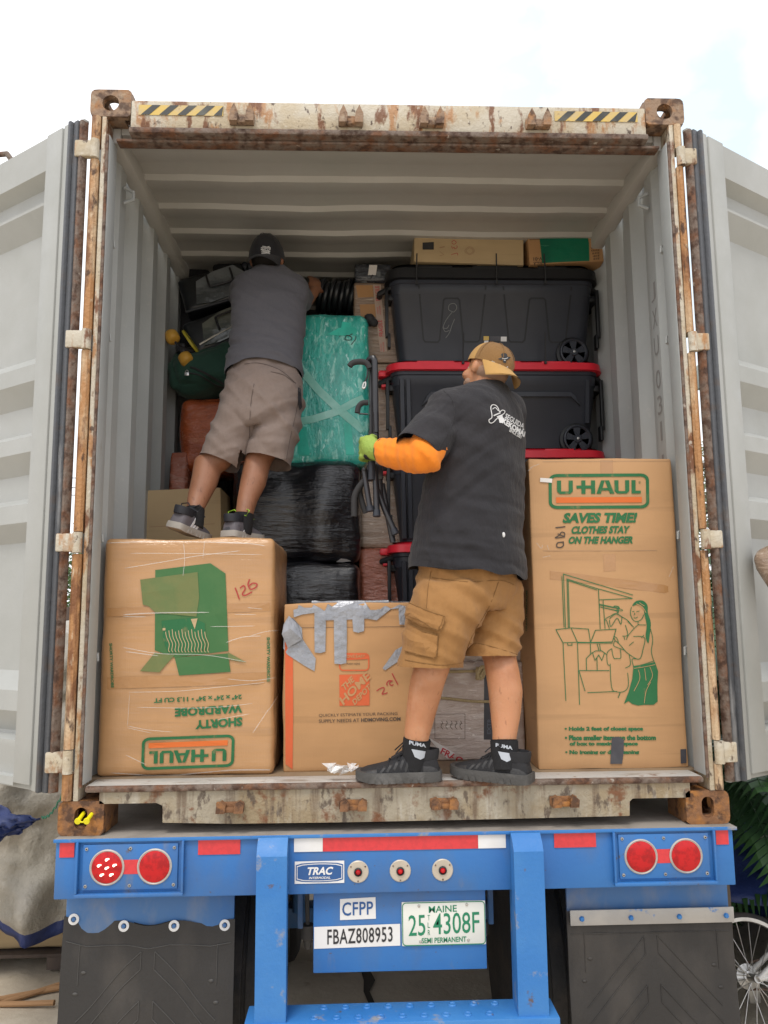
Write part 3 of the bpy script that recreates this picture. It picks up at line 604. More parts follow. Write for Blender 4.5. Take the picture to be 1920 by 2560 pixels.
# registration panel
b = MB(); b.box(-.309, .309, .012, .02, -.482, -.206, .003); pn = b.build('registration_panel', m_blue, ch)
i = Ink(lambda x, z, o=.002: Vector((x, .012-o, z))); i.poly([(-.214, -.306), (-.086, -.304), (-.087, -.231), (-.214, -.235)]); i.poly([(-.306, -.400), (.0, -.396), (0, -.323), (-.306, -.327)])
i.build('code_sticker', m_white, pn)
i = Ink(lambda x, z, o=.0035: Vector((x, .012-o, z))); i.text('CFPP', (-.206, -.292), (-.096, -.2895), (-.206, -.2465), .012, 1, 1.05); i.text('FBAZ808953', (-.259, -.387), (-.027, -.382), (-.259, -.336), .010, 0, 1.08)
i.build('code_lettering', [m_inkb, m_decalb], pn)
b = MB(); b.box(.006, .307, .006, .0118, -.398, -.249, .003); pt = b.build('licence_plate', M('plate_cream_white', (.70, .71, .66), .35, coat=.3), pn)
m_pgreen = M('plate_green', (.01, .20, .10), .4)
PL = lambda x, z, o=.001: Vector((x, .006-o, z))
i = Ink(PL); i.rrect(.009, -.395, .304, -.252, .012, .003)
for t, bl, br, tl, bo in (('MAINE', (.103, -.287), (.204, -.2845), (.103, -.2645), .012), ('25', (.030, -.364), (.090, -.3625), (.030, -.2935), .004), ('4308F', (.118, -.3605), (.284, -.357), (.118, -.2895), .004),
                          ('T', (.0985, -.312), (.107, -.312), (.0985, -.294), .0), ('L', (.0985, -.337), (.107, -.337), (.0985, -.319), 0), ('R', (.0985, -.362), (.107, -.362), (.0985, -.344), 0), ('SEMI PERMANENT', (.076, -.389), (.236, -.3865), (.076, -.371), .02)): i.text(t, bl, br, tl, bo)
i.build('plate_lettering', m_pgreen, pt)
b = MB()
for x, z in ((.068, -.263), (.240, -.262), (.072, -.383), (.243, -.382)): b.lathe([(.0001, .004), (.004, .003), (.0055, 0)], (x, .006, z), (0, -1, 0), 12)
b.build('plate_screw', m_chrome, pt)
# underride guard
for s in (-1, 1):
    b = MB(); x0, x1 = sorted((s*.395, s*.5))
    b.prism([(-.1, -.62), (-.1, -.055), (-.085, -.030), (-.055, -.004), (-.0385, -.004), (-.0385, -.205), (-.0385, -.62)], (x0, 0, 0), (0, 1, 0), (0, 0, 1), (x1-x0, 0, 0))
    b.box(x0+.006, x1-.006, -.038, .03, -.62, -.206)
    b.build('underride_post', m_bluew, ch, 30)
b = MB(); b.box(-.535, .535, -.112, .03, -.70, -.590, .004); bar = b.build('underride_bar', m_bluew, ch)
b = MB()
for x in [-.30+.075*k for k in range(9)]:
    for y, dx in ((-.075, 0), (-.005, .03)): b.lathe([(.0145, 0), (.0145, .002), (.011, .005), (.009, .002), (.0001, .0018)], (x+dx, y, -.590), (0, 0, 1), 14)
b.build('step_stud', m_bluew, bar)
# mud flaps
for s in (-1, 1):
    b = MB(); x0, x1 = (-1.205, -.60) if s < 0 else (.622, 1.23)
    b.box(x0, x1, .085, .10, -.36, -.206, .003); b.build('flap_hanger', m_blued, ch)
    hw = (x1-x0)/2; xc = (x0+x1)/2
    def fl(u, v):
        x = xc+hw*(1.012)*(2*u-1)*(1+.006*v); top = -.318-(.016*math.sin(u*math.pi*3)**2-.022*(1-u)**6 if s < 0 else 0)
        z = top-(1.08+top+1.2-1.18)*v if False else top+(-1.06-top)*v
        yy = .078-.012*math.sin(v*2.2)+.006*math.sin(u*math.pi*3)*(1-v)*(1 if s < 0 else 0)+.01*fbm((u*2, v*2, s*3))-.02*v
        return Vector((x, yy, z))
    b = MB(); b.grid(fl, 30, 30); f0 = list(b.f); n0 = len(b.v)
    b.grid(lambda u, v: fl(u, v)+Vector((0, .009, 0)), 30, 30)
    fm = b.build('mud_flap', m_rubber, ch, 60, fix=False)
    # moulded chevron ribs
    b = MB()
    def rib(u0, v0, u1, v1, w=.006):
        p = [fl(u0+(u1-u0)*t/8, v0+(v1-v0)*t/8)+Vector((0, -.001, 0)) for t in range(9)]; b.tube(p, .0019, 6)
    for k in range(6):
        v0 = .20+.22*k; rib(.46, v0-.08, .10, v0+.24); rib(.54, v0-.08, .90, v0+.24)
        rib(.46, v0-.0, .10, v0+.32); rib(.54, v0-.0, .90, v0+.32)
        if k < 5: rib(.46, v0-.08, .46, v0-.0); rib(.54, v0-.08, .54, v0)
    rib(.10, .1, .10, .28); rib(.90, .1, .90, .28); rib(.02, .105, .98, .105)
    for u, v in ((.13, .22), (.09, .32), (.87, .26), (.9, .36)): b.ell(fl(u, v), (.010, .004, .006))
    b.v = [v for v in b.v]; b.build('flap_rib', M('flap_rib_rubber', (.055, .052, .049), .55) if s < 0 else m_rubber, fm)
    if s < 0:
        for k in range(4):
            p = fl(.055+.295*k, .02 if k else .0)+Vector((0, -.001, -.002)); b = MB(); b.lathe([(.019, -.002), (.019, .003), (.010, .004), (.0095, -.001)], p, (0, -1, .1), 24); b.lathe([(.0001, .008), (.007, .007), (.0085, -.001)], p, (0, -1, .1), 6, 1); b.build('washer', [m_white, m_blued], fm)
    else:
        b = MB(); b.box(.626, 1.236, .056, .062, -.362, -.308, .003); st = b.build('flap_clamp_strip', m_galv, fm)
        b = MB()
        for x in (.668, .85, 1.03, 1.205): b.lathe([(.0001, .010), (.007, .0095), (.0085, .008), (.010, 0)], (x, .056, -.337), (0, -1, 0), 6)
        b.build('bolt', m_bluew, st)
# running gear behind
b = MB()
for s in (-1, 1): b.box(*sorted((s*.40, s*.47)), .3, 7, -.30, -.19, .004)
b.box(-.45, .45, .9, 1.0, -.33, -.2); b.box(-.9, .9, 1.05, 1.17, -.72, -.62, .02)
b.build('frame_rail', m_blued, ch)
b = MB()
for s in (-1, 1):
    b.tube([(s*.40, .35, -.25), (s*.355, .4, -.30), (s*.352, .4, -.46)], .009); b.tube([(s*.40, .5, -.25), (s*.30, .5, -.32), (s*.31, .5, -.55)], .012); b.lathe([(.026, 0), (.028, .05), (.02, .055), (.012, .09)], (s*.352, .4, -.46), (0, 0, -1), 12)
b.build('air_hose', M('grey_air_hose', (.09, .085, .08), .6), ch)
b = MB()
for s in (-1, 1): b.box(*sorted((s*.365, s*.385)), .3, .33, -.44, -.2, .003); b.cyl((s*.43, 1.0, -.30), (s*.43, 1.0, -.62), .03, 12)
b.build('suspension_hanger', m_blued, ch)
for s in (-1, 1):
    for x in (.62, .95):
        for y in (.72, 1.95):
            b = MB(); c = (s*x, y, GZ+.50)
            b.lathe([(.28, -.13), (.44, -.135), (.485, -.11), (.497, -.06), (.497, -.045), (.487, -.042), (.487, -.03), (.497, -.027), (.497, .027), (.487, .03), (.487, .042), (.497, .045), (.497, .06), (.485, .11), (.44, .135), (.28, .13)], c, (1, 0, 0), 48)
            t = b.build('wheel', m_tyre, ch)
            b = MB(); b.lathe([(.285, -.125), (.27, -.12), (.22, .02), (.0001, .03)], c, (s, 0, 0), 32); b.build('rim', m_galv, t)
# yellow bolt seal hanging in the casting hole
sl = thing('bolt_seal', 'yellow plastic bolt seal stuck in the rusty bottom corner casting hole', 'seal', (-1.15, -.03, .05))
b = MB(); q = [P(195, 2052, -.028), P(217, 2052, -.036)]
for e, p in enumerate(q):
    b.lathe([(.0001, .006), (.011, .0055), (.0115, 0), (.0075, -.002), (.007, -.05)], p, Vector((-.1, -1, -.35)), 16)
b.tube([q[0], (q[0]+q[1])/2+Vector((0, -.003, -.004)), q[1]], .0028, 6); b.build('seal_head', m_seal, sl)
b = MB(); b.cyl(q[0]+Vector((.004, .03, .012)), q[0]+Vector((.03, .13, .05)), .004, 8); b.build('seal_pin', m_chrome, sl)
# ---------------------------------------------------------------- cargo
def softbox(c, h, r=.02, n=14, bulge=(0, 0, 0), amp=0, fs=4, seed=0, rot=None, mb=None, mi=0):
    """box with rounded edges, bellied sides and slack film: c centre, h half sizes"""
    mb = mb or MB(); c = Vector(c); h = Vector(h)
    for ax in range(3):
        for sg in (-1, 1):
            vs = []
            for j in range(n+1):
                for i in range(n+1):
                    a, b_ = [math.copysign(1-(1-abs(t))**1.5, t) for t in (-1+2*i/n, -1+2*j/n)]
                    q = [0, 0, 0]; q[ax] = sg; q[(ax+1) % 3] = a; q[(ax+2) % 3] = b_
                    p = Vector([q[k]*h[k] for k in range(3)]); cl = Vector([max(-(h[k]-r), min(h[k]-r, p[k])) for k in range(3)])
                    d = p-cl
                    nn = d.normalized() if d.length > 1e-6 else Vector([sg if k == ax else 0 for k in range(3)])
                    p = cl+nn*r
                    for k in range(3): p[k] += math.copysign(1, q[k])*bulge[k]*(1-min(1, abs(q[(k+1) % 3]))**2)*(1-min(1, abs(q[(k+2) % 3]))**2)*min(1, abs(q[k]))
                    if amp: w = c+p; p += nn*amp*fbm((w.x, w.y, w.z), (fs, fs, fs), (seed, seed*.7, 0), 4)
                    vs.append(c+((rot @ p) if rot else p))
            fsx = [[j*(n+1)+i, j*(n+1)+i+1, (j+1)*(n+1)+i+1, (j+1)*(n+1)+i] for j in range(n) for i in range(n)]
            mb.add(vs, fsx, mi)
    return mb
def weld(o, d=.0004):
    b = bmesh.new(); b.from_mesh(o.data); bmesh.ops.remove_doubles(b, verts=b.verts[:], dist=d); bmesh.ops.recalc_face_normals(b, faces=b.faces[:]); b.to_mesh(o.data); b.free()
    o.data.polygons.foreach_set('use_smooth', [True]*len(o.data.polygons)); o.data.set_sharp_from_angle(angle=rad(50)); return o
def carton(name, label, cat, mat, px, Yf, dep, r=.008, bulge=(0, 0, 0), amp=0, zb=None, n=14, part='box', group=None, rotd=0, fs=4, seed=1, grow=0):
    """px = (left, top, right, bottom) in displayed photo measure on the front face"""
    a = pd(px[0], px[1], Yf); c = pd(px[2], px[3], Yf); z0 = c.z if zb is None else zb
    cx, cz = (a.x+c.x)/2, (a.z+z0)/2; h = (abs(c.x-a.x)/2, dep/2, abs(a.z-z0)/2)
    t = thing(name, label, cat, (cx, Yf+dep/2, z0), group)
    mb = softbox((cx, Yf+dep/2, cz), h, r, n, bulge, amp, fs, seed, Matrix.Rotation(rad(rotd), 3, 'Y') if rotd else None)
    o = weld(mb.build(part, mat, t, 50)); return t, o
FLOOR = .168
# ---- film-wrapped wardrobe box in the left foreground
t1, o1 = carton('wardrobe_box', 'film wrapped brown wardrobe box printed upside down, under the man in grey', 'box', m_cardw, (227, 1163, 588, 1675), .17, .60, .022, (.012, .010, .006), .007, FLOOR, 30, 'carton', fs=5)
S1 = surf(o1, off=.0035); z1 = crop(240, 1320, 3.318)
i = Ink(S1, z1, 60)
i.poly([(493, 350), (950, 293), (1075, 378), (1100, 1020), (655, 1075), (490, 1015)], 0)
i.poly([(370, 430), (845, 366), (858, 580), (835, 735), (500, 705), (440, 650), (392, 636)], 1, .0052)
i.poly([(545, 770), (800, 745), (905, 790), (910, 900), (915, 1005), (600, 1035), (560, 930)], 3, .0050)
i.poly([(490, 1035), (655, 1052), (530, 1196), (368, 1187)], 1, .0052); i.poly([(655, 1075), (1095, 1040), (1118, 1192), (692, 1224)], 2, .0052); i.poly([(1095, 1030), (1250, 1115), (1175, 1105), (1100, 1090)], 1, .0052)
i.build('printed_picture', [m_inkgm, m_inkgl, m_inkgm, m_inkg], o1)
i = Ink(S1, z1, 60)
for k in range(13):
    x = 580+27*k; w = [3, 5, 5, 5, 5]; i.curve([(x, 860-10*(k % 3)), (x+8, 905), (x+30, 960), (x+24, 1010), (x+34, 1030)], 6, off=.0064)
i.rect(555, 830, 578, 850, off=.0064); i.poly([(790, 755), (845, 750), (822, 840)], off=.0064); i.build('printed_hangers', m_cardi, o1)
i = Ink(S1, z1, 40); U = lambda t, a, b_, c, bo=.03: i.text(t, a, b_, c, bo)
U('24" x 24" x 34" • 11.3 CU FT', (1210, 1380), (483, 1412), (1210, 1420), .035); U('SHORTY', (1214, 1567), (824, 1594), (1214, 1642), .045); U('WARDROBE', (1214, 1460), (655, 1494), (1214, 1532), .045)
U('SHORTY WARDROBE', (1416, 905), (1418, 1278), (1440, 905), .03); U('SHORTY WARDROBE', (112, 955), (128, 1325), (136, 955), .03)
i.build('printed_lettering', m_inkg, o1)
def haul_logo(S, tf, o, A, B, Cc, D, ml):            # boxed wordmark; A lower-left, B lower-right, Cc upper-left corner (as read)
    A, B, Cc = Vector(A), Vector(B), Vector(Cc); X, Yv = B-A, Cc-A
    q = lambda x, y: tuple(A+X*x+Yv*y)
    i = Ink(S, tf, ml); w = X.length*.032
    pts = []
    for cx, cy, a in ((.93, .16, -90), (.93, .84, 0), (.07, .84, 90), (.07, .16, 180)):
        for k in range(5): t = rad(a+22.5*k); pts.append(q(cx+.07*math.cos(t), cy+.16*math.sin(t)))
    i.line(pts, w, True)
    def P4(x0, y0, x1, y1): i.poly([q(x0, y0), q(x1, y0), q(x1, y1), q(x0, y1)])
    y0, y1 = .42, .84; s = .042
    P4(.07, .5, .07+s, y1); P4(.19, .5, .19+s, y1); i.poly([q(.07, .5), q(.10, y0), q(.205, y0), q(.232, .5)])
    P4(.27, .585, .46, .68); P4(.32, y0, .32+s, .5849); P4(.32, .6801, .32+s, y1); P4(.42, y0, .42+s, .5849); P4(.42, .6801, .42+s, y1)
    i.poly([q(.475, y0), q(.52, y0), q(.56, y1), q(.525, y1)]); i.poly([q(.615, y0), q(.66, y0), q(.605, y1), q(.5605, y1)]); P4(.53, .52, .605, .60)
    P4(.66, .5, .66+s, y1); P4(.77, .5, .77+s, y1); i.poly([q(.66, .5), q(.69, y0), q(.785, y0), q(.812, .5)])
    P4(.835, y0+.09, .835+s, y1); P4(.835, y0, .93, y0+.09)
    i.build('printed_logo', m_inkg, o)
    i = Ink(S, tf, ml); P4(.06, .14, .94, .315); i.build('printed_stripe', m_inko, o)
haul_logo(S1, z1, o1, (1140, 1722), (395, 1750), (1132, 1968), None, 50)
i = Ink(S1, z1, 40); i.curve([(1155, 495), (1172, 540), (1190, 592)], 10); i.curve([(1195, 500), (1225, 478), (1238, 505), (1215, 548), (1240, 558), (1295, 530)], 10); i.curve([(1275, 425), (1262, 470), (1285, 508), (1325, 492), (1335, 465), (1300, 458), (1272, 480)], 10)
i.build('marker_number', m_inkr, o1)
i = Ink(S1, z1, 40)
for pts, w in (([(290, 210), (700, 212), (1380, 222)], 5), ([(240, 335), (600, 275), (900, 225), (1200, 190)], 6), ([(230, 720), (500, 705), (940, 700)], 9), ([(230, 735), (420, 738)], 6), ([(950, 818), (1320, 812)], 6), ([(1080, 950), (1220, 905), (1370, 895)], 7), ([(230, 990), (520, 1040), (900, 1052), (1250, 1110)], 6), ([(250, 1025), (520, 1060)], 7),
               ([(280, 1360), (700, 1350), (1100, 1310), (1400, 1280)], 5), ([(340, 1485), (900, 1490), (1300, 1455)], 5), ([(270, 1640), (420, 1670), (640, 1690)], 5), ([(265, 1655), (470, 1700)], 4), ([(1150, 715), (1330, 720)], 5), ([(1260, 660), (1380, 672)], 5), ([(250, 1880), (420, 1960)], 6), ([(130, 2025), (600, 2040), (1100, 2005), (1480, 2000)], 8), ([(90, 130), (500, 118), (1200, 128), (1400, 150)], 7), ([(1090, 1250), (1300, 1265), (1480, 1240)], 5), ([(730, 130), (740, 260), (725, 400)], 5), ([(905, 110), (890, 250)], 4), ([(285, 1360), (265, 1650)], 3), ([(1000, 1590), (1280, 1540)], 5), ([(1300, 1700), (1420, 1520), (1500, 1380)], 5), ([(1270, 900), (1400, 860), (1510, 850)], 5)):
    i.curve(pts, [w*.3]+[w]*(6*(len(pts)-1)-1)+[w*.3], off=.0066)
i.build('film_ridge_highlights', m_film, o1)  # white ribbons imitate highlights along raised ridges of the film
i = Ink(S1, z1, 60)
for y, k in ((640, 70), (1215, 95)): i.poly([(95, y+25), (1440, y-20), (1445, y+k-20), (95, y+25+k)], off=.0022)
i.build('packing_tape', m_packt, o1)
# ---- moving box with silver tape
t2, o2 = carton('moving_box', 'brown moving box patched with silver tape, beside the wrapped wardrobe box', 'box', m_card, (614, 1303, 900, 1667), .215, .45, .007, (.008, .008, .004), .006, FLOOR, 24, 'carton', rotd=-.4)
S2 = surf(o2, off=.0025); z2 = crop(680, 1480, 2.37); i = Ink(S2, z2, 40)
i.poly([(78, 250), (124, 255), (126, 700), (122, 1050), (80, 1020)], 0)
i.rrect(401, 365, 573, 464, 22, 8); i.poly([(430, 362), (545, 362), (573, 385), (573, 397), (405, 405), (401, 390)]); i.poly([(399, 490), (577, 486), (578, 672), (400, 674)])
i.build('printed_logo', m_inkho, o2)
i = Ink(lambda x, y: S2(x, y, .004), z2, 40)
for t, bl, br, tl in (('THE', (428, 588), (490, 527), (410, 555)), ('HOME', (424, 672), (588, 508), (396, 630)), ('DEPOT', (490, 672), (588, 572), (474, 642))): i.text(t, bl, br, tl, .03)
i.text('OVE EASY', (442, 390), (552, 388), (442, 373), .02); i.build('printed_logo_lettering', m_card, o2)
i = Ink(S2, z2, 40); i.text('PUSH HERE', (443, 431), (521, 430), (443, 420), 0); i.text('QUICKLY ESTIMATE YOUR PACKING', (278, 742), (743, 731), (278, 722), 0, 0); i.text('SUPPLY NEEDS AT', (278, 775), (517, 769), (278, 755), 0); i.text('HDMOVING.COM', (528, 769), (761, 762), (528, 747), .03); i.text('24"', (680, 115), (708, 113), (680, 103), 0)
i.line([(125, 212), (820, 205)], 2.5); i.build('printed_lettering', m_inkk, o2)
i = Ink(S2, z2, 40); i.curve([(746, 549), (728, 515), (711, 481)], 6); i.curve([(719, 548), (708, 553), (697, 545), (701, 530), (712, 527), (695, 525), (684, 533), (679, 547), (686, 552)], 6); i.curve([(619, 586), (640, 572), (660, 566), (664, 578), (652, 604), (668, 602), (684, 596)], 6); i.build('marker_number', m_inkr, o2)
i = Ink(lambda x, y, o=.0045: S2(x, max(y, 72), o), z2, 25)
def ragged(pts, a=4): return [(x+random.uniform(-a, a), y+random.uniform(-a, a)) for x, y in pts]
i.poly(ragged([(128, 66), (300, 60), (500, 60), (700, 58), (815, 62), (812, 95), (700, 100), (622, 100), (620, 165), (560, 160), (545, 95), (450, 100), (440, 165), (320, 165), (315, 118), (258, 120), (180, 130), (130, 150)]))
for a, b_, y0, y1 in ((252, 320, 112, 362), (368, 442, 105, 428), (478, 545, 100, 240), (752, 812, 90, 195)): i.poly(ragged([(a, y0), (b_, y0), (b_+1, (y0+y1)/2), (b_-2, y1-8), ((a+b_)/2, y1), (a+2, y1-4), (a, (y0+y1)/2)], 2), off=.006)
i.poly(ragged([(78, 180), (120, 150), (180, 215), (182, 280), (130, 300), (258, 400), (252, 470), (200, 440), (90, 370), (76, 330)]), off=.004); i.poly(ragged([(800, 300), (735, 345), (658, 450), (672, 466), (745, 410), (800, 380)]), off=.004)
i.build('silver_tape', m_duct, o2)
b = MB(); p = [P(680+x/2.37, 1480+y/2.37, .20) for x, y in ((70, 190), (60, 250), (95, 330), (180, 280), (150, 190), (100, 140))]
c_ = sum(p, Vector())/6; b.add([c_+Vector((0, -.02, .01))]+[q+Vector((0, -.012*random.random(), 0)) for q in p]+[c_+Vector((0, .012, 0))], [[0, k+1, (k+1) % 6+1] for k in range(6)]+[[7, (k+1) % 6+1, k+1] for k in range(6)])
b.build('torn_tape_flap', m_duct, o2, 20)
b = softbox((pd(757, 1290, .33).x, .34, pd(757, 1297, .3).z-.008), (.155, .12, .006), .005, 10, (0, 0, 0), .008, 14, 4); b.build('silver_tape_lid', m_duct, o2, 40)
# ---- tall wardrobe box on the right
t3, o3 = carton('tall_wardrobe_box', 'tall upright brown wardrobe box with a closet drawing, against the right container wall', 'box', m_cardt, (1141, 991, 1489, 1657), .18, .50, .006, (.004, .006, .003), .005, FLOOR, 24, 'carton')
S3 = surf(o3, off=.0025); z3 = crop(1280, 1120, 2.633)
haul_logo(S3, z3, o3, (252, 392), (892, 388), (250, 182), None, 60)
i = Ink(S3, z3, 60); U = lambda t, a, b_, c, bo=.03: i.text(t, a, b_, c, bo)
U('SAVES TIME!', (330, 495), (812, 493), (345, 427), .05); U('CLOTHES STAY', (385, 566), (766, 563), (397, 515), .05); U('ON THE HANGER', (366, 632), (793, 630), (378, 583), .05)
for t, x0, x1, y, h in (('• Holds 2 feet of closet space', 345, 862, 1868, 34), ('• Place smaller items on the bottom', 347, 946, 1924, 34), ('of box to maximize space', 378, 828, 1966, 34), ('• No ironing or dry cleaning', 349, 836, 2022, 34)): U(t, (x0, y), (x1, y-1), (x0, y-h), .055)
i.text('GRAND WARDROBE', (103, 1205), (106, 935), (92, 1205), .02)
U('®', (832, 235), (846, 235), (832, 219), 0); i.build('printed_lettering', m_inkg, o3)
i = Ink(S3, z3, 60); W_ = 5
for q in ([(352, 1185), (338, 830), (795, 968)], [(342, 1180), (328, 843)], [(370, 1182), (361, 862), (568, 928), (580, 1192)], [(378, 1182), (369, 870)], [(362, 870), (560, 935)], [(570, 928), (792, 990)], [(572, 1000), (792, 990)], [(598, 1000), (612, 1190)], [(575, 1028), (700, 1055)], [(578, 1046), (690, 1072)],
          [(288, 1195), (388, 1184), (430, 1278), (335, 1282), (288, 1195)], [(388, 1184), (502, 1192), (516, 1280), (430, 1278)], [(516, 1280), (548, 1200), (684, 1192), (660, 1276), (516, 1280)], [(335, 1282), (354, 1665)], [(430, 1282), (444, 1690)], [(440, 1465), (480, 1600)], [(430, 1282), (660, 1284)], [(440, 1465), (640, 1465)], [(495, 1610), (690, 1602)], [(712, 1605), (697, 1645)],
          [(365, 1284), (367, 1298), (394, 1298), (394, 1284)], [(515, 1290), (517, 1360)], [(490, 1465), (488, 1385), (520, 1352), (550, 1335), (590, 1335), (620, 1358)], [(558, 1375), (560, 1465)], [(530, 1350), (545, 1398), (570, 1362), (590, 1398), (608, 1350)], [(560, 1290), (572, 1335)], [(575, 1290), (583, 1335)]): i.line(q, W_)
for q in ([(612, 1190), (612, 1130), (650, 1105), (680, 1090), (720, 1110), (760, 1135), (790, 1170)], [(620, 1130), (640, 1188)], [(640, 1130), (650, 1175), (690, 1120), (715, 1160), (722, 1115)], [(690, 1050), (692, 1090)], [(700, 1045), (698, 1090)], [(640, 1125), (685, 1092), (730, 1118)], [(745, 1165), (760, 1230), (725, 1238)], [(735, 1240), (742, 1262)],
          [(785, 1045), (778, 1090), (795, 1130), (820, 1142), (850, 1128), (868, 1095)], [(800, 1115), (812, 1120), (826, 1112)], [(790, 1078), (804, 1074)], [(818, 1078), (838, 1073)], [(808, 1085), (803, 1100)], [(830, 1142), (832, 1162), (880, 1165)], [(830, 1162), (795, 1195), (760, 1240), (752, 1262)], [(910, 1190), (925, 1260), (916, 1340), (935, 1410)], [(798, 1240), (870, 1248), (862, 1320), (835, 1390), (760, 1350), (715, 1300)], [(868, 1230), (850, 1250)],
          [(835, 1390), (790, 1390), (800, 1440)], [(715, 1300), (680, 1270), (668, 1300), (700, 1316), (740, 1330)], [(680, 1270), (668, 1242), (688, 1250), (700, 1280)], [(655, 1320), (625, 1350), (628, 1420), (645, 1430)], [(645, 1420), (655, 1575), (690, 1605), (740, 1600), (765, 1560), (760, 1480)], [(655, 1320), (668, 1380), (690, 1385), (715, 1380), (712, 1325)], [(770, 1360), (778, 1425), (745, 1448)], [(770, 1300), (800, 1275)], [(760, 1140), (800, 1180)], [(795, 1438), (860, 1425), (935, 1400)]): i.curve(q, W_-.5)
i.curve([(572, 1034), (712, 1060), (708, 1072), (575, 1046)], 4); i.curve([(665, 1050), (676, 1041), (700, 1046), (705, 1060)], 7)
i.poly(spline([(790, 1040), (815, 1008), (860, 1005), (890, 1035), (893, 1085), (912, 1150), (905, 1230), (895, 1285), (878, 1240), (885, 1170), (872, 1100), (862, 1050), (825, 1030)], 4, True)); i.poly([(798, 1440), (940, 1408), (960, 1470), (955, 1560), (957, 1668), (930, 1690), (900, 1680), (868, 1690), (868, 1660), (850, 1650), (830, 1695), (790, 1685), (765, 1665), (735, 1685), (765, 1610), (790, 1520)])
i.build('printed_picture', m_inkg, o3)
i = Ink(lambda x, y, o=.0042: S3(x, y, o), z3, 60)
for q in ([(868, 1680), (880, 1600), (910, 1540)], [(830, 1460), (838, 1520), (800, 1600)], [(870, 1450), (880, 1530)], [(905, 1440), (922, 1500), (890, 1560)], [(800, 1450), (870, 1440), (940, 1425)], [(815, 1025), (855, 1045), (880, 1085)], [(835, 1018), (870, 1040)]): i.curve(q, 3.5)
i.build('printed_picture_folds', m_cardt, o3)
i = Ink(lambda x, y, o=.001: S3(x, y, o), z3, 80); i.line([(85, 677), (560, 678), (1085, 674)], 3.5); i.line([(82, 92), (560, 88), (1036, 86)], 3); i.build('score_line', m_cardd, o3)
i = Ink(S3, z3, 40); i.curve([(285, 525), (320, 522), (350, 518)], 8); i.curve([(300, 565), (340, 580), (345, 560), (325, 555), (310, 575), (285, 590), (300, 592), (348, 585)], 7); i.curve([(340, 620), (300, 625), (295, 650), (320, 655), (338, 640), (335, 615)], 8); i.build('marker_number', m_inkk, o3)
i = Ink(lambda x, y, o=.004: S3(x, y, o), z3, 60); i.poly([(655, 1905), (700, 1898), (735, 1920), (733, 2000), (722, 2078), (645, 2078), (650, 2000)]); i.poly([(1106, 1982), (1144, 1980), (1146, 2072), (1108, 2076)]); i.build('dark_tape', m_dtape, o3)
i = Ink(lambda x, y, o=.004: S3(x, y, o), z3, 60); i.poly([(185, 197), (264, 203), (262, 230), (183, 224)]); i.build('white_tape', m_tapew, o3)
i = Ink(lambda x, y, o=.001: S3(x, y, o), z3, 80)
for q in ([(600, 700), (680, 698), (682, 810), (603, 812)], [(580, 80), (665, 80), (665, 180), (582, 182)], [(100, 795), (400, 825), (1000, 900), (1095, 880), (1095, 935), (1000, 955), (400, 880), (100, 850)]): i.poly(q)
i.build('packing_tape', m_packt, o3)
i = Ink(lambda x, y, o=.005: S3(x, y, o), z3, 60)
for q in ([(120, 130), (180, 105)], [(100, 200), (105, 160), (130, 130)], [(160, 625), (190, 660), (200, 640)], [(1030, 850), (1060, 780)], [(200, 720), (250, 710)], [(230, 640), (240, 670)]): i.curve(q, 3)
i.build('film_scrap', m_film, o3)
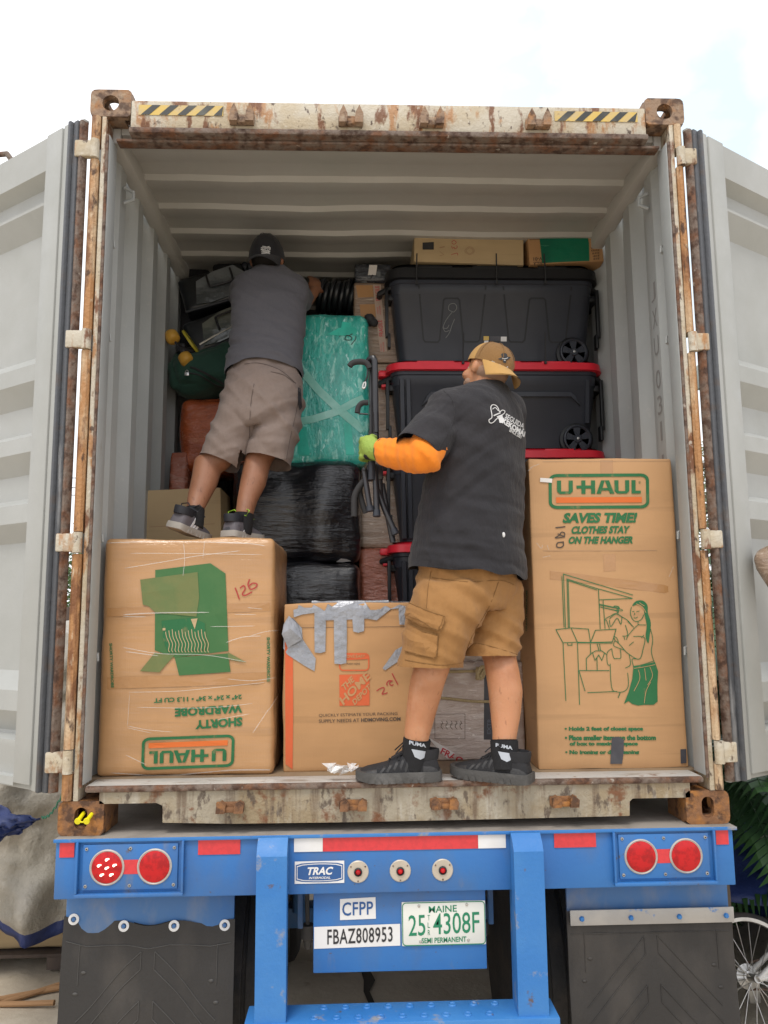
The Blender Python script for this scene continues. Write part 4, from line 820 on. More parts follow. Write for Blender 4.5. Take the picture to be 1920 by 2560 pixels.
# ---- storage totes, four in one stack
def rring(x0, x1, y0, y1, r, z, k=6):
    out = []
    for cx, cy, a in ((x1-r, y0+r, -90), (x1-r, y1-r, 0), (x0+r, y1-r, 90), (x0+r, y0+r, 180)):
        for j in range(k+1): t = rad(a+90*j/k); out.append(Vector((cx+r*math.cos(t), cy+r*math.sin(t), z)))
    return out
def tote(name, label, zt, zb, lidm, lidh, top, u0=847, u1=1297, YF=1.0, stretch=True):
    x0, x1 = pd(u0, 900, YF).x, pd(u1, 900, YF).x; D = .56
    t = thing(name, label, 'tote', ((x0+x1)/2, YF+D/2, zb), 'black storage totes in one stack')
    zr = zt-lidh; b = MB()
    prf = [(zb, .05), (zb+.006, .042), (zr-.09, .006), (zr-.085, .002), (zr-.035, 0), (zr-.03, -.006), (zr, -.006)]
    b.loft([rring(x0+i_, x1-i_, YF+i_, YF+D-i_, .07, z) for z, i_ in prf])
    body = b.build('body', m_plastic, t, 40)
    b = MB(); e = .030
    b.loft([rring(x0-i_, x1+i_, YF-i_, YF+D+i_, .09, z) for z, i_ in ((zr-.012, e-.006), (zr-.010, e), (zr+lidh*.62, e-.004), (zr+lidh*.7, e-.012), (zr+lidh*.72, e-.03), (zr+lidh, e-.04), (zr+lidh, .0))])
    lid = b.build('lid', lidm, t, 40)
    b = MB()
    for f0, f1 in ((.12, .30), (.40, .62), (.72, .86)): b.box(x0+(x1-x0)*f0, x0+(x1-x0)*f1, YF-e+.006, YF-.002, zr+lidh*.58, zr+lidh*.82, .003)
    b.build('lid_lug', lidm, lid)
    # front moulding
    b = MB(); F = lambda x, z: YF+.006+(.036)*(zr-.09-z)/(zr-.09-zb)
    X = lambda f: x0+(x1-x0)*f
    def rib(poly, h, mb):
        A = [Vector((p[0], F(*p)-h, p[1])) for p in poly]; c = sum(A, Vector())/len(A); n_ = len(A)
        B = [Vector((c.x+(p.x-c.x)*1.0+math.copysign(.004, p.x-c.x), F(p.x, p.z)+.002, p.z+math.copysign(.004, p.z-c.z))) for p in A]
        mb.add(A+B, [list(range(n_))]+[[k, (k+1) % n_, (k+1) % n_+n_, k+n_] for k in range(n_)])
    if top: pass
    else:
        hz = zr-.125
        rib([(X(.17), hz-.02), (X(.19), hz), (X(.86), hz), (X(.88), hz-.02), (X(.905), hz-.07), (X(.86), hz-.024), (X(.19), hz-.024), (X(.145), hz-.07)], .018, b)
        for f in (.045, .075): rib([(X(f), zb+.03), (X(f+.018), zb+.03), (X(f+.012), zr-.06), (X(f-.006), zr-.06)], .012, b)
        for f in (.93,): rib([(X(f), zb+.15), (X(f+.018), zb+.15), (X(f+.022), zr-.06), (X(f+.004), zr-.06)], .012, b)
    if not top: b.build('moulded_rib', m_plastic, body, 30)
    b = MB()
    for z in (zr-.02,):
        for s_, xx in ((-1, x0), (1, x1)):
            b.tube([(xx-s_*.01, YF+.06, z-.01), (xx+s_*.055, YF+.09, z-.03), (xx+s_*.065, YF+.28, z-.04), (xx+s_*.055, YF+.47, z-.03), (xx-s_*.01, YF+.5, z-.01)], .016, 10)
            b.box(*sorted((xx-s_*.02, xx+s_*.03)), YF+.05, YF+.5, z-.085, z-.05, .006)
            b.box(*sorted((xx+s_*.012, xx+s_*.03)), YF+.02, YF+.05, zr-.32, zr-.05, .004); b.box(*sorted((xx+s_*.002, xx+s_*.018)), YF+.015, YF+.06, zr-.38, zr-.30, .004)
    b.build('handle', m_plasticd, t)
    if lidm is m_redpl:
        b = MB()
        b.box(x0-.068, x0-.012, YF+.07, YF+.48, zr-.020, zr+.018, .012); b.box(x0-.052, x0-.01, YF+.08, YF+.3, zr-.075, zr-.045, .006); b.build('handle_latch', m_redpl, t)
    wx, wz = X(.885), zb+.062
    b = MB(); b.lathe([(.088, .0), (.088, .030), (.080, .034), (.0001, .034)], (wx, YF+.05, wz), (0, -1, 0), 36); b.build('wheel_well', m_plasticd, body, 40)
    b = MB(); c = Vector((wx, YF+.012, wz)); R_ = .074
    b.lathe([(R_-.014, 0), (R_-.014, .014), (R_-.008, .020), (R_-.002, .018), (R_, .012), (R_, 0)], c, (0, -1, 0), 40); b.lathe([(.022, 0), (.022, .016), (.018, .02), (.0001, .02)], c, (0, -1, 0), 20)
    for k in range(5):
        t_ = rad(72*k+20); d = Vector((math.cos(t_), 0, math.sin(t_))); e_ = Vector((-d.z, 0, d.x)); p = [c+d*.018-e_*.011, c+d*(R_-.012)-e_*.02, c+d*(R_-.012)+e_*.02, c+d*.018+e_*.011]
        b.add([q+Vector((0, -.013, 0)) for q in p]+p, [[0, 1, 2, 3], [0, 4, 5, 1], [1, 5, 6, 2], [2, 6, 7, 3], [3, 7, 4, 0]])
    wh = b.build('wheel', m_plastic, t, 40); b = MB(); b.lathe([(.0001, .026), (.007, .025), (.008, .018)], c, (0, -1, 0), 6); b.build('axle_bolt', m_chrome, wh)
    return t, body, lid, (x0, x1, zr)
zt = [pd(1200, v, 1.0).z for v in (574, 780, 968, 1168)]
z5 = zt[3]-.455
T4 = tote('storage_tote', 'black tote, lowest of those with a red lid, at shirt hem height', zt[3], z5, m_redpl, .045, False)
T3 = tote('storage_tote', 'black tote with red lid, its lid just above the closet print box', zt[2], zt[3]-.012, m_redpl, .045, False)
T2 = tote('storage_tote', 'black tote with red lid behind the mustard cap, its wheel in view', zt[1], zt[2]-.012, m_redpl, .045, False)
T1 = tote('storage_tote', 'black tote with black lid and tapered panels, topmost of the stack, carrying two cartons', zt[0], zt[1]-.012, m_plasticd, .075, True)
T5 = tote('storage_tote', 'lowest black tote of the stack, mostly hidden behind the standing man', z5+.012, FLOOR, m_plasticd, .05, False)
gv = Ink(surf(T1[1], off=.0015), crop(960, 225, 1.728), 40)
for q in ([(150, 843), (170, 1078), (178, 1088), (232, 1090), (240, 1080), (258, 906), (266, 900), (318, 900), (326, 908), (342, 1078), (350, 1088), (405, 1088), (414, 1078), (440, 846)], [(515, 848), (538, 1078), (546, 1088), (598, 1090), (608, 1080), (628, 906), (636, 900), (688, 900), (697, 908), (714, 1080), (722, 1090), (775, 1090), (784, 1080), (810, 850)]): gv.line(q, 7)
gv.build('moulded_groove', m_plasticd, T1[1])
ST = surf(T1[1], off=.004); i = Ink(ST, crop(860, 800, 2.37), 30)
z = lambda x, y: (x, y)
i.curve([(655, -5), (640, 30), (625, 75), (602, 108)], 4); i.curve([(640, -45), (620, -20), (600, 10), (588, 45), (610, 50), (622, 30)], 4); i.curve([(585, 45), (600, 70), (625, 62)], 4); i.curve([(650, -45), (620, -60), (625, -90), (655, -95), (668, -70), (650, -45)], 4); i.build('marker_number', m_inkgr, T1[1])
i = Ink(ST, crop(860, 800, 2.37), 30); i.poly([(826, 97), (858, 97), (858, 120), (826, 122)], 0); i.poly([(862, 97), (925, 97), (925, 128), (862, 128)], 1); i.poly([(928, 100), (963, 100), (963, 128), (928, 128)], 2); i.poly([(830, 124), (855, 122), (855, 138), (830, 138)], 2); i.build('tote_label', [m_stripeY, m_dtape, m_white], T1[1])
for T, us in ((T1, (900, 1073, 1178)), (T2, (1000, 1178))):
    for u in us:
        p = pd(u, 772 if T is T2 else 600, .965); b = MB(); b.tube([p+Vector((0, 0, -.03)), p+Vector((0, -.004, .02)), p+Vector((.006*random.uniform(-1, 1), -.012, .13))], .0035, 6); b.box(p.x-.006, p.x+.006, p.y-.006, p.y+.006, p.z-.035, p.z-.02); b.build('cable_tie', m_inkb, T[0])
# ---- cartons on top of the stack
ta, oa = carton('flat_carton', 'low tan carton marked 037 with black tape, on the topmost tote', 'box', m_cardi, (894, 512, 1132, 569), .985, .42, .005, (.002, .003, .003), .002, zt[0]+.002, 12, 'carton', rotd=1.6)
Sa = surf(oa); i = Ink(Sa, crop(960, 180, 1.728), 30); i.curve([(292, 735), (302, 728), (312, 737), (302, 745), (292, 738)], 2.2); i.curve([(292, 752), (295, 762), (303, 758), (306, 765), (316, 758), (314, 750)], 2.2); i.curve([(290, 790), (315, 783), (318, 793)], 2.2); i.build('marker_number', m_inkr, oa)
i = Ink(lambda x, y, o=.002: Sa(x, y, o), crop(960, 180, 1.728), 30); i.poly([(118, 740), (215, 735), (215, 768), (118, 768)]); i.build('black_tape', m_inkb, oa)
i = Ink(Sa, crop(960, 180, 1.728), 30); i.curve([(349, 773), (370, 755), (391, 773), (370, 790)], 2, closed=True); i.curve([(355, 773), (370, 760), (385, 773), (370, 786)], 2, closed=True); i.line([(240, 760), (262, 755)], 5); i.line([(240, 775), (258, 790), (240, 795)], 2); i.build('printed_seal', m_cardd, oa)
tb, ob = carton('parcel_carton', 'brown carton with a broad green tape band, at the right end of the topmost tote', 'box', m_card, (1139, 486, 1303, 572), .975, .40, .006, (.003, .004, .003), .003, zt[0]+.004, 12, 'carton', rotd=-3.2)
Sb = surf(ob); zb_ = crop(960, 180, 1.728); i = Ink(Sb, zb_, 30); i.poly([(667, 682), (780, 668), (868, 658), (885, 740), (887, 816), (780, 820), (683, 826), (675, 750)], off=.002); i.build('green_tape', m_greent, ob)
i = Ink(lambda x, y, o=.003: Sb(x, y, o), zb_, 30)
for k in range(9): i.rect(634+4*k, 695, 636+4*k+(k % 3)*.6, 722)
i.line([(630, 690), (672, 684), (672, 724), (630, 726), (630, 690)], 2)
for k in range(8): i.rect(690+15*k, 678-2*k, 700+15*k, 705-2*k)
i.text('V-01', (683, 800), (645, 802), (683, 815), .02); i.text('SGLA', (683, 820), (645, 822), (683, 833), .02)
for k in range(5): i.text('VKA-01E'[k:], (892+3*k, 765+12*k), (930, 762+12*k), (892+3*k, 757+12*k), .02)
i.build('printed_lettering', m_inkk, ob)
# ---- film-wrapped carton column between teal bundle and totes
def label_tape(S, tf, o, strip, texts, ml=40):
    i = Ink(lambda x, y, o_=.002: S(x, y, o_), tf, ml); i.poly(strip); i.build('fragile_tape', m_tapew if len(strip) < 6 else M('tan_fragile_tape', (.42, .31, .24), .5), o)
    i = Ink(lambda x, y, o_=.0032: S(x, y, o_), tf, ml)
    for t in texts: i.text(*t[:4], t[4] if len(t) > 4 else .02)
    i.build('fragile_lettering', m_frag, o)
tc_, oc = carton('fragile_carton', 'brown carton with a red lettered fragile tape, left of the topmost tote', 'box', m_wood, (764, 610, 880, 783), 1.14, .4, .01, (.004, .004, .004), .004, None, 14, 'carton')
z3c = crop(860, 640, 6.146); Sc = surf(oc)
label_tape(Sc, z3c, oc, [(443, 440), (565, 440), (600, 900), (660, 1470), (600, 1478), (555, 1475), (495, 950)], [('FRAGILE', (555, 690), (540, 460), (492, 696), .01), ('FRAGILE', (608, 1235), (584, 985), (545, 1240), .01), ('HANDLE', (530, 890), (522, 790), (512, 890), .01), ('WITH CARE', (572, 905), (556, 768), (552, 908), .01), ('HANDLE', (580, 1465), (576, 1350), (562, 1465), .01), ('WITH CARE', (625, 1475), (612, 1325), (603, 1475), .01)], 60)
i = Ink(lambda x, y, o=.001: Sc(x, y, o), z3c, 80); i.poly([(180, 450), (440, 450), (455, 630), (215, 640)]); i.poly([(240, 745), (480, 740), (490, 940), (260, 945)]); i.build('paper_tape', m_packt, oc)
carton('middle_carton', 'film wrapped brown carton below the fragile carton, beside the folded rack', 'box', m_wood, (772, 785, 885, 1012), 1.13, .42, .012, (.006, .006, .004), .006, None, 16, 'carton', seed=5)
carton('lower_carton', 'film wrapped tan carton behind the legs of the folded rack', 'box', m_tan, (779, 1014, 890, 1183), 1.13, .42, .012, (.006, .006, .004), .006, None, 16, 'carton', seed=9)
carton('salmon_bundle', 'salmon film wrapped bundle under the tan carton, beside the black bundle', 'bundle', m_salmon, (775, 1184, 895, 1300), 1.10, .45, .03, (.01, .015, .01), .010, FLOOR, 18, 'bundle', seed=13)
tp, op = carton('wrapped_parcel', 'small dark film wrapped parcel with white tape, on the fragile carton', 'parcel', m_palebag, (766, 569, 846, 608), 1.12, .3, .012, (.004, .004, .003), .004, None, 10, 'parcel')
Sp = surf(op); i = Ink(lambda x, y, o=.002: Sp(x, y, o), z3c, 30); i.poly([(388, 142), (512, 142), (470, 432), (352, 430)], 0); i.curve([(392, 290), (405, 310), (420, 300), (410, 340), (440, 300), (430, 290)], 7, 1, off=.003); i.curve([(395, 345), (430, 335)], 6, 1, off=.003); i.rect(270, 330, 350, 400, 2); i.rect(500, 240, 560, 320, 2); i.build('parcel_tape', [m_tapew, m_inkb, m_caseg], op)
# coil of black hose behind the teal bundle
hc = thing('hose_coil', 'coil of black ribbed hose lying on top of the teal bundle', 'hose', pd(728, 672, 1.3)); b = MB(); c = pd(724, 642, 1.3)
pts = []
for k in range(0, 24*7+1):
    t = 2*math.pi*k/24; rr = .085+.012*math.sin(k*.37); pts.append(c+Vector((-.10+.03*(k/24)+rr*.15*math.cos(t), rr*1.1*math.sin(t), rr*.9*math.cos(t))))
b.tube(pts, .016, 8); b.ell(c+Vector((.0, .05, 0)), (.10, .08, .07)); b.build('hose', m_case, hc, 60)
kn = thing('dark_knob', 'small dark knob of wrapped cloth poking out beside the fragile tape', 'bundle', pd(798, 690, 1.12)); b = softbox(pd(797, 690, 1.12), (.028, .03, .03), .02, 8, (.004, .004, .004), .01, 14, 3); b.ell(pd(808, 697, 1.11), (.022, .02, .022)); b.build('knot', m_foam, kn, 60)
# ---- teal bundle
tt, ot = carton('teal_bundle', 'suitcase sized bundle in teal stretch film and tape, above the black bundle', 'bundle', m_teal, (606, 675, 797, 1004), 1.03, .34, .05, (.010, .02, .012), .006, None, 26, 'bundle', fs=5)
SCt = surf(ot, off=.002); zt3 = crop(380, 540, 2.592); zt4 = crop(340, 960, 2.4397); i = Ink(SCt, zt3, 40); j = Ink(SCt, zt4, 40)
i.line([(1268, 640), (1262, 690), (1252, 745)], 60); i.line([(1372, 748), (1290, 746), (1210, 752)], 50, off=.003); i.poly([(1210, 728), (1210, 776), (1130, 770)], off=.003); j.poly([(965, 262), (1040, 262), (1068, 492), (1005, 492)]); j.poly([(1265, 240), (1310, 240), (1338, 488), (1285, 492)]); j.poly([(1095, 462), (1240, 458), (1250, 490), (1095, 494)])
i.build('bright_tape', m_tealb, ot); j.build('bright_tape', m_tealb, ot)
j = Ink(lambda x, y, o=.0035: SCt(x, y, o), zt4, 40); j.line([(1030, -60), (1120, 45), (1230, 150), (1330, 235), (1440, 330)], 48); j.line([(940, 238), (1080, 215), (1230, 168), (1330, 112), (1440, 65)], 44, off=.0048); j.build('pale_tape', m_tealt, ot)
i = Ink(lambda x, y, o=.003: SCt(x, y, o), zt3, 40); i.curve([(1262, 742), (1235, 760), (1215, 782)], 5); i.curve([(1300, 765), (1280, 775), (1295, 790), (1285, 805), (1250, 800), (1265, 775), (1290, 785)], 5); i.curve([(1320, 780), (1318, 800), (1290, 835)], 5); i.build('marker_number', m_inkb, ot)
# ---- black bundles
tk, ok = carton('black_bundle', 'bigger bundle in glossy black stretch film, directly under the teal bundle', 'bundle', m_black, (500, 992, 777, 1214), .98, .5, .05, (.012, .04, .004), .013, None, 30, 'bundle', fs=5, seed=3)
carton('black_bundle', 'lower bundle in black stretch film, right behind the silver taped box', 'bundle', m_black, (520, 1216, 779, 1400), .96, .5, .045, (.012, .035, .004), .013, FLOOR, 24, 'bundle', fs=5, seed=8)
for v in ok.data.vertices:
    w = v.co+tk.location; v.co.y += .030*(1-math.cos(2*math.pi*(w.x-pd(701, 1100, .98).x)/.35))*.5*min(1, max(0, (1.3-w.y)*4))
Sk = surf(ok, off=.003); i = Ink(Sk, crop(340, 960, 2.4397), 30); i.poly([(470, 580), (592, 560), (594, 626), (480, 630)], 0); i.text('3480', (490, 606), (535, 606), (490, 594), .02, 1)
for k in range(8): i.poly([(530+8*k, 627), (534+8*k, 627), (538+8*k, 621), (534+8*k, 621)], 2)
i.build('shipping_label', [m_white, m_inkb, m_frag], ok)
i = Ink(Sk, crop(340, 960, 2.4397), 30); i.poly([(1220, 1083), (1250, 1062), (1285, 1066), (1312, 1078), (1260, 1084)]); i.build('torn_paper', m_white, ok)
# ---- left stack
carton('orange_bundle', 'bulging bundle in orange stretch film, under the green duffel bag', 'bundle', m_orange, (390, 858, 545, 1012), 1.22, .4, .05, (.014, .02, .02), .012, None, 22, 'bundle', fs=5, seed=21)
carton('salmon_parcel', 'narrow salmon film wrapped parcel by the left container wall', 'bundle', m_salmon, (366, 975, 403, 1070), 1.2, .35, .02, (.006, .01, .01), .006, FLOOR, 14, 'bundle', seed=17)
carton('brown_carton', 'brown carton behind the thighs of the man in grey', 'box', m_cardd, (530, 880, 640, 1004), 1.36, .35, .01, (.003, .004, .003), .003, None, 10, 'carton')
tpl, opl = carton('plain_carton', 'plain tan carton behind the feet of the man in grey', 'box', m_cardi, (320, 1056, 484, 1163), .84, .30, .005, (.002, .003, .002), .002, FLOOR, 14, 'carton', rotd=-2)
Spl = surf(opl); i = Ink(lambda x, y, o=.001: Spl(x, y, o), crop(340, 960, 2.4397), 40); i.line([(80, 872), (535, 850)], 3); i.build('flap_crease', m_cardd, opl)
# black cases, one over the other, tilted
def case(label, cx, cy, w, h, ang, Y, film, hx, hy, hs):
    c = pd(cx, cy, Y); t = thing('tool_case', label, 'case', c, 'film wrapped black cases'); s = 1/ (FPX/KD)*(Y+3.0); W_, H_ = w*s/2, h*s/2
    R3 = Matrix.Rotation(rad(-ang), 3, 'Y'); mb = softbox(c+Vector((0, .16, 0)), (W_, .16, H_), .025, 14, (.004, .008, .004), .004, 7, cx, R3); o = weld(mb.build('case_body', m_case, t, 50))
    def L3(x, y, d): return c+R3 @ Vector((x*W_, 0, y*H_))+Vector((0, -d-.01, 0))
    b = MB(); q = [(-.62, -.75), (-.2, -.86), (.55, -.75), (.98, -.62), (.99, .3), (.72, .86), (.1, .8), (-.45, .5)]; m_ = [L3(x, y, .006+.004*random.random()) for x, y in q]
    b.add([L3(.2, .05, .016)]+m_+[p+Vector((0, .012, 0)) for p in m_], [[0, k+1, (k+1) % 8+1] for k in range(8)]+[[k+1, k+9, (k+1) % 8+9, (k+1) % 8+1] for k in range(8)]); b.build('film_patch', film, o, 20)
    b = MB(); b.tube([L3(*p, .028) for p in spline([(hx-.36, hy+.35*hs), (hx-.36, hy-.25*hs), (hx-.28, hy-.4*hs), (hx+.28, hy-.4*hs), (hx+.36, hy-.25*hs), (hx+.36, hy+.35*hs)], 4)], .006, 8); b.build('carry_handle', m_steel, o)
    b = MB(); b.tube([L3(-1, -.98, .0), L3(1.05, -.98, .0)], .008, 8); b.build('case_rim', m_plastic, o); return t
case('upper of two film wrapped black cases, against the left wall below the ceiling', 462, 620, 150, 82, 17, 1.28, m_caseg, .25, .3, 1)
case('lower of two film wrapped black cases, above the green duffel bag', 478, 706, 160, 78, 22, 1.24, m_caseg2, .30, .1, -1)
tr = thing('thin_rod', 'thin grey metal rod leaning across the lower black case', 'rod', pd(470, 722, 1.2)); b = MB(); b.tube([pd(431, 744, 1.17), pd(466, 724, 1.17)], .006, 8); b.tube([pd(466, 724, 1.17), pd(520, 696, 1.17)], .004, 8); b.build('rod', m_chrome, tr)
cb = thing('dark_filler', 'dark lumpy pack jammed between the cases and the left wall', 'bag', pd(400, 700, 1.4)); b = softbox(pd(418, 690, 1.55), (.13, .12, .36), .06, 12, (.01, .02, .02), .02, 6, 31); b.build('filler', m_capk, cb, 60)  # dark filler shape added for the black area beside the cases
# things near the ceiling far back, only dark shapes
bk = thing('roller_bag', 'dark bag with two small wheels, near the ceiling left of the black cap', 'bag', pd(530, 600, 1.45)); b = softbox(pd(520, 600, 1.5), (.14, .14, .06), .04, 10, (.01, .01, .01), .01, 6, 41); b.build('bag_body', m_capk, bk, 60)
for u in (529, 541):
    b = MB(); b.lathe([(.001, .012), (.024, .012), (.028, .006), (.028, -.006), (.024, -.012), (.001, -.012)], pd(u, 577, 1.33), (1, 0, 0), 20); b.build('wheel', m_plastic, bk)
# green duffel with padlock
td = thing('duffel_bag', 'dark green canvas duffel bag with a small silver padlock', 'bag', pd(440, 862, 1.2))
b = softbox(pd(452, 806, 1.25), (.20, .15, .115), .09, 24, (.02, .02, .015), .03, 5, 51, Matrix.Rotation(rad(-12), 3, 'Y')); od = weld(b.build('bag_body', m_duffel, td, 60))
Sd = surf(od, off=.004); zd = crop(400, 620, 5.184); b = MB()
for a, c in (([(400, 1545), (520, 1590), (660, 1660), (830, 1760)], .006), ([(380, 1620), (520, 1650), (700, 1760), (820, 1800)], .004)):
    p = [Sd(*zd(*q)) for q in spline(a, 4)]; p = [q for q in p if q is not None]
    if len(p) > 2: b.tube(p, c, 6)
b.build('zip', m_inkb, od)
pl = thing('padlock', 'small silver padlock hanging on the green duffel bag zip', 'padlock', P(*zd(348, 1650), 1.05)); c = P(*zd(348, 1633), 1.05); b = MB(); b.box(c.x-.011, c.x+.011, c.y-.004, c.y+.004, c.z-.009, c.z+.009, .002)
b.tube([c+Vector((-.007, 0, .008)), c+Vector((-.007, 0, .016)), c+Vector((0, 0, .022)), c+Vector((.007, 0, .016)), c+Vector((.007, 0, .008))], .002, 6); b.build('lock_body', m_brass, pl)
# skateboard: only one truck, its wheels and the yellow tail show
sk = thing('skateboard', 'yellow skateboard with amber wheels wedged beside the left wall', 'skateboard', pd(395, 775, 1.12))
wA, wB = pd(372, 728, 1.10), pd(402, 776, 1.10); ax = (wB-wA).normalized()
for w in (wA, wB):
    b = MB(); b.lathe([(.010, -.032), (.028, -.031), (.036, -.022), (.038, 0), (.036, .022), (.028, .031), (.010, .032)], w, ax+Vector((.0, -.35, 0)), 24); b.build('wheel', m_ywheel, sk, 50)
b = MB(); b.tube([wA, wB], .007, 8); m_ = (wA+wB)/2; b.box(m_.x-.02, m_.x+.03, m_.y, m_.y+.05, m_.z-.02, m_.z+.03, .008); b.tube([m_, m_+Vector((.06, .05, .0))], .018, 10); b.build('truck', m_steel, sk)
dc = pd(415, 738, 1.16); dl = (pd(430, 764, 1.12)-pd(396, 713, 1.12)).normalized(); b = MB()
dw = Vector((.20, .97, -.14)); dw = (dw-dl*dw.dot(dl)).normalized(); dn = dw.cross(dl)
out = [(math.cos(2*math.pi*k/32), math.sin(2*math.pi*k/32)) for k in range(32)]
b.prism([(.074*math.copysign(abs(c_)**.8, c_), .075*s_) for c_, s_ in out], dc, dl, dw, dn*.012); b.build('deck', m_ydeck, sk, 30)
# ---- twine-tied wrapped cartons behind the standing man
tw, ow = carton('tied_carton', 'film wrapped pale carton tied with twine, behind the calves of the man in black', 'box', m_pale, (862, 1432, 1136, 1652), .40, .42, .012, (.004, .006, .004), .004, FLOOR, 18, 'carton', seed=61)
Sw = surf(ow, off=.002); z6 = crop(1080, 1440, 4.254); i = Ink(Sw, z6, 40); i.poly([(555, 960), (640, 955), (640, 1740), (550, 1740)], 0, .001); i.text('EXTR', (625, 1680), (628, 1515), (585, 1680), .02, 1)
for k in range(5): i.curve([(100+50*k, 1540), (112+50*k, 1560), (96+50*k, 1600), (118+50*k, 1630)], 5, 2); i.line([(90+50*k, 1575), (125+50*k, 1570)], 4, False, 2)
i.line([(30, 1470), (350, 1465), (350, 1730), (30, 1730), (30, 1470)], 4, False, 2); i.build('printed_lettering', [m_dtape, m_grind, m_inkk], ow)
label_tape(Sw, z6, ow, [(-60, 1700), (0, 1738), (245, 1885), (330, 1930), (225, 2012)][:5], [('FRAGILE', (85, 1885), (420, 2060), (112, 1822), .02)], 40)
b = MB()
for pts in ([(-60, 1010), (150, 1018), (480, 1012), (620, 1040), (900, 1030)], [(-60, 1280), (200, 1305), (420, 1330), (640, 1335), (980, 1338)]):
    p = [Sw(*z6(*q), .006) for q in spline(pts, 6)]; p = [q for q in p if q is not None]; b.tube(p, .0058, 8)
b.build('twine', m_rope, ow); kn = MB(); c = P(*z6(515, 1025), .385)
for k in range(4): kn.tube([c+Vector((.018*math.cos(t*1.1+k), -.012*math.sin(t+k)-.01, .026*math.sin(t*1.3+k*1.7))) for t in [q*.5 for q in range(14)]], .006, 6)
kn.build('twine_knot', m_rope, ow)
tu, ou = carton('upper_wrapped_carton', 'film wrapped pale carton with white fragile tape, on the twine tied carton', 'box', m_pale, (880, 1320, 1131, 1430), .43, .38, .012, (.004, .005, .004), .004, None, 14, 'carton', seed=71)
Su = surf(ou); label_tape(Su, z6, ou, [(880, 705), (990, 700), (990, 830), (880, 830)], [('G', (920, 795), (958, 795), (922, 740), .04)], 40)
# crumpled film on the threshold
tf_ = thing('crumpled_film', 'crumpled scrap of clear plastic film on the threshold beside the shoe', 'plastic film', pd(740, 1680, .04)); b = MB(); random.seed(5)
for k in range(9):
    c = P(*z2(340+18*k, 1060-10*math.sin(k)), .03); q = [c+Vector((random.uniform(-.03, .03), random.uniform(-.02, .02), random.uniform(-.012, .03))) for _ in range(6)]
    b.add(q, [[0, 1, 2], [0, 2, 3], [0, 3, 4], [0, 4, 5], [1, 2, 4]])
b.build('film', m_filmh, tf_, None)
# ---------------------------------------------------------------- people
def frame(fwd, up=(0, 0, 1)):                       # local axes: x right, y forward, z up
    f = Vector(fwd).normalized(); u = Vector(up); u = (u-f*f.dot(u)).normalized(); r = f.cross(u)
    return Matrix((r, f, u)).transposed()
def ering(c, ax, ay, a, b, n=28, e=2.3):
    out = []
    for k in range(n):
        t = 2*math.pi*k/n; ct, st = math.cos(t), math.sin(t)
        out.append(Vector(c)+ax*(a*math.copysign(abs(ct)**(2/e), ct))+ay*(b*math.copysign(abs(st)**(2/e), st)))
    return out
def add_head(mb, c, H):
    w = lambda x, y, z: Vector(c)+H @ Vector((x, y, z))
    E = lambda p, r: mb.ell(w(*p), r, H)
    E((0, -.005, .02), (.076, .096, .098)); E((0, .018, -.045), (.060, .072, .07)); E((0, .045, -.085), (.040, .042, .034)); E((0, .092, -.022), (.014, .022, .018))
    E((0, .083, .022), (.045, .014, .012)); E((0, .084, -.058), (.026, .012, .007)); E((0, .083, -.071), (.024, .012, .007))
    for s in (-1, 1): E((s*.079, -.008, -.012), (.010, .019, .031)); E((s*.048, .058, -.035), (.026, .026, .024)); E((s*.030, .080, .004), (.013, .010, .009))
def add_hand(mb, wr, d, pn, curl=(.5, .6, .5), s=1.0, spread=.25, thumb=1):
    """wr wrist, d direction of the fingers, pn palm normal"""
    d = Vector(d).normalized(); pn = Vector(pn); pn = (pn-d*d.dot(pn)).normalized(); x = d.cross(pn)*thumb
    mb.ell(Vector(wr)+d*.045*s, (.040*s, .050*s, .016*s), Matrix((x, d, pn)).transposed())
    for k, (o, L_) in enumerate(((-.030, .078), (-.010, .088), (.010, .082), (.028, .064))):
        p = Vector(wr)+d*.080*s+x*o*s; dd = (d+x*o*spread*3).normalized(); pts = [p-d*.02*s, p]; ang = 0
        for j, fr in enumerate((.45, .32, .25)):
            ang += curl[j]; v = dd*math.cos(ang)+pn*math.sin(ang); pts.append(pts[-1]+v*L_*fr*s)
        mb.limb(pts, [.0095*s, .0098*s, .009*s, .0082*s, .007*s], 8)
    p = Vector(wr)+d*.018*s-x*.026*s; v = (d*.6-x*.75+pn*.4).normalized(); v2 = (d*.8-x*.15+pn*.6).normalized()
    mb.limb([p, p+v*.038*s, p+v*.038*s+v2*.028*s, p+v*.038*s+v2*.05*s], [.013*s, .012*s, .010*s, .008*s], 8)
def folds(amp, dirs, seed=0):
    def f(p, n):
        d = 0
        for (ax, fr, st, k, gate) in dirs:
            ax = Vector(ax); a = p.dot(ax)*fr; q = p-ax*p.dot(ax)
            r_ = noise.noise(Vector((a+seed, q.x*st+seed*2, q.z*st+q.y*st)))+.5*noise.noise(Vector((a*2.1+seed, q.x*st*1.5, q.z*st*1.5+3)))
            g_ = gate(p) if gate else 1
            d += k*g_*(1-2*abs(r_))
        return amp*d
    return f
def hemcut(planes, tol=.012): return [(Vector(p)-Vector(n).normalized()*tol, Vector(n).normalized(), r) for p, n, r in planes]
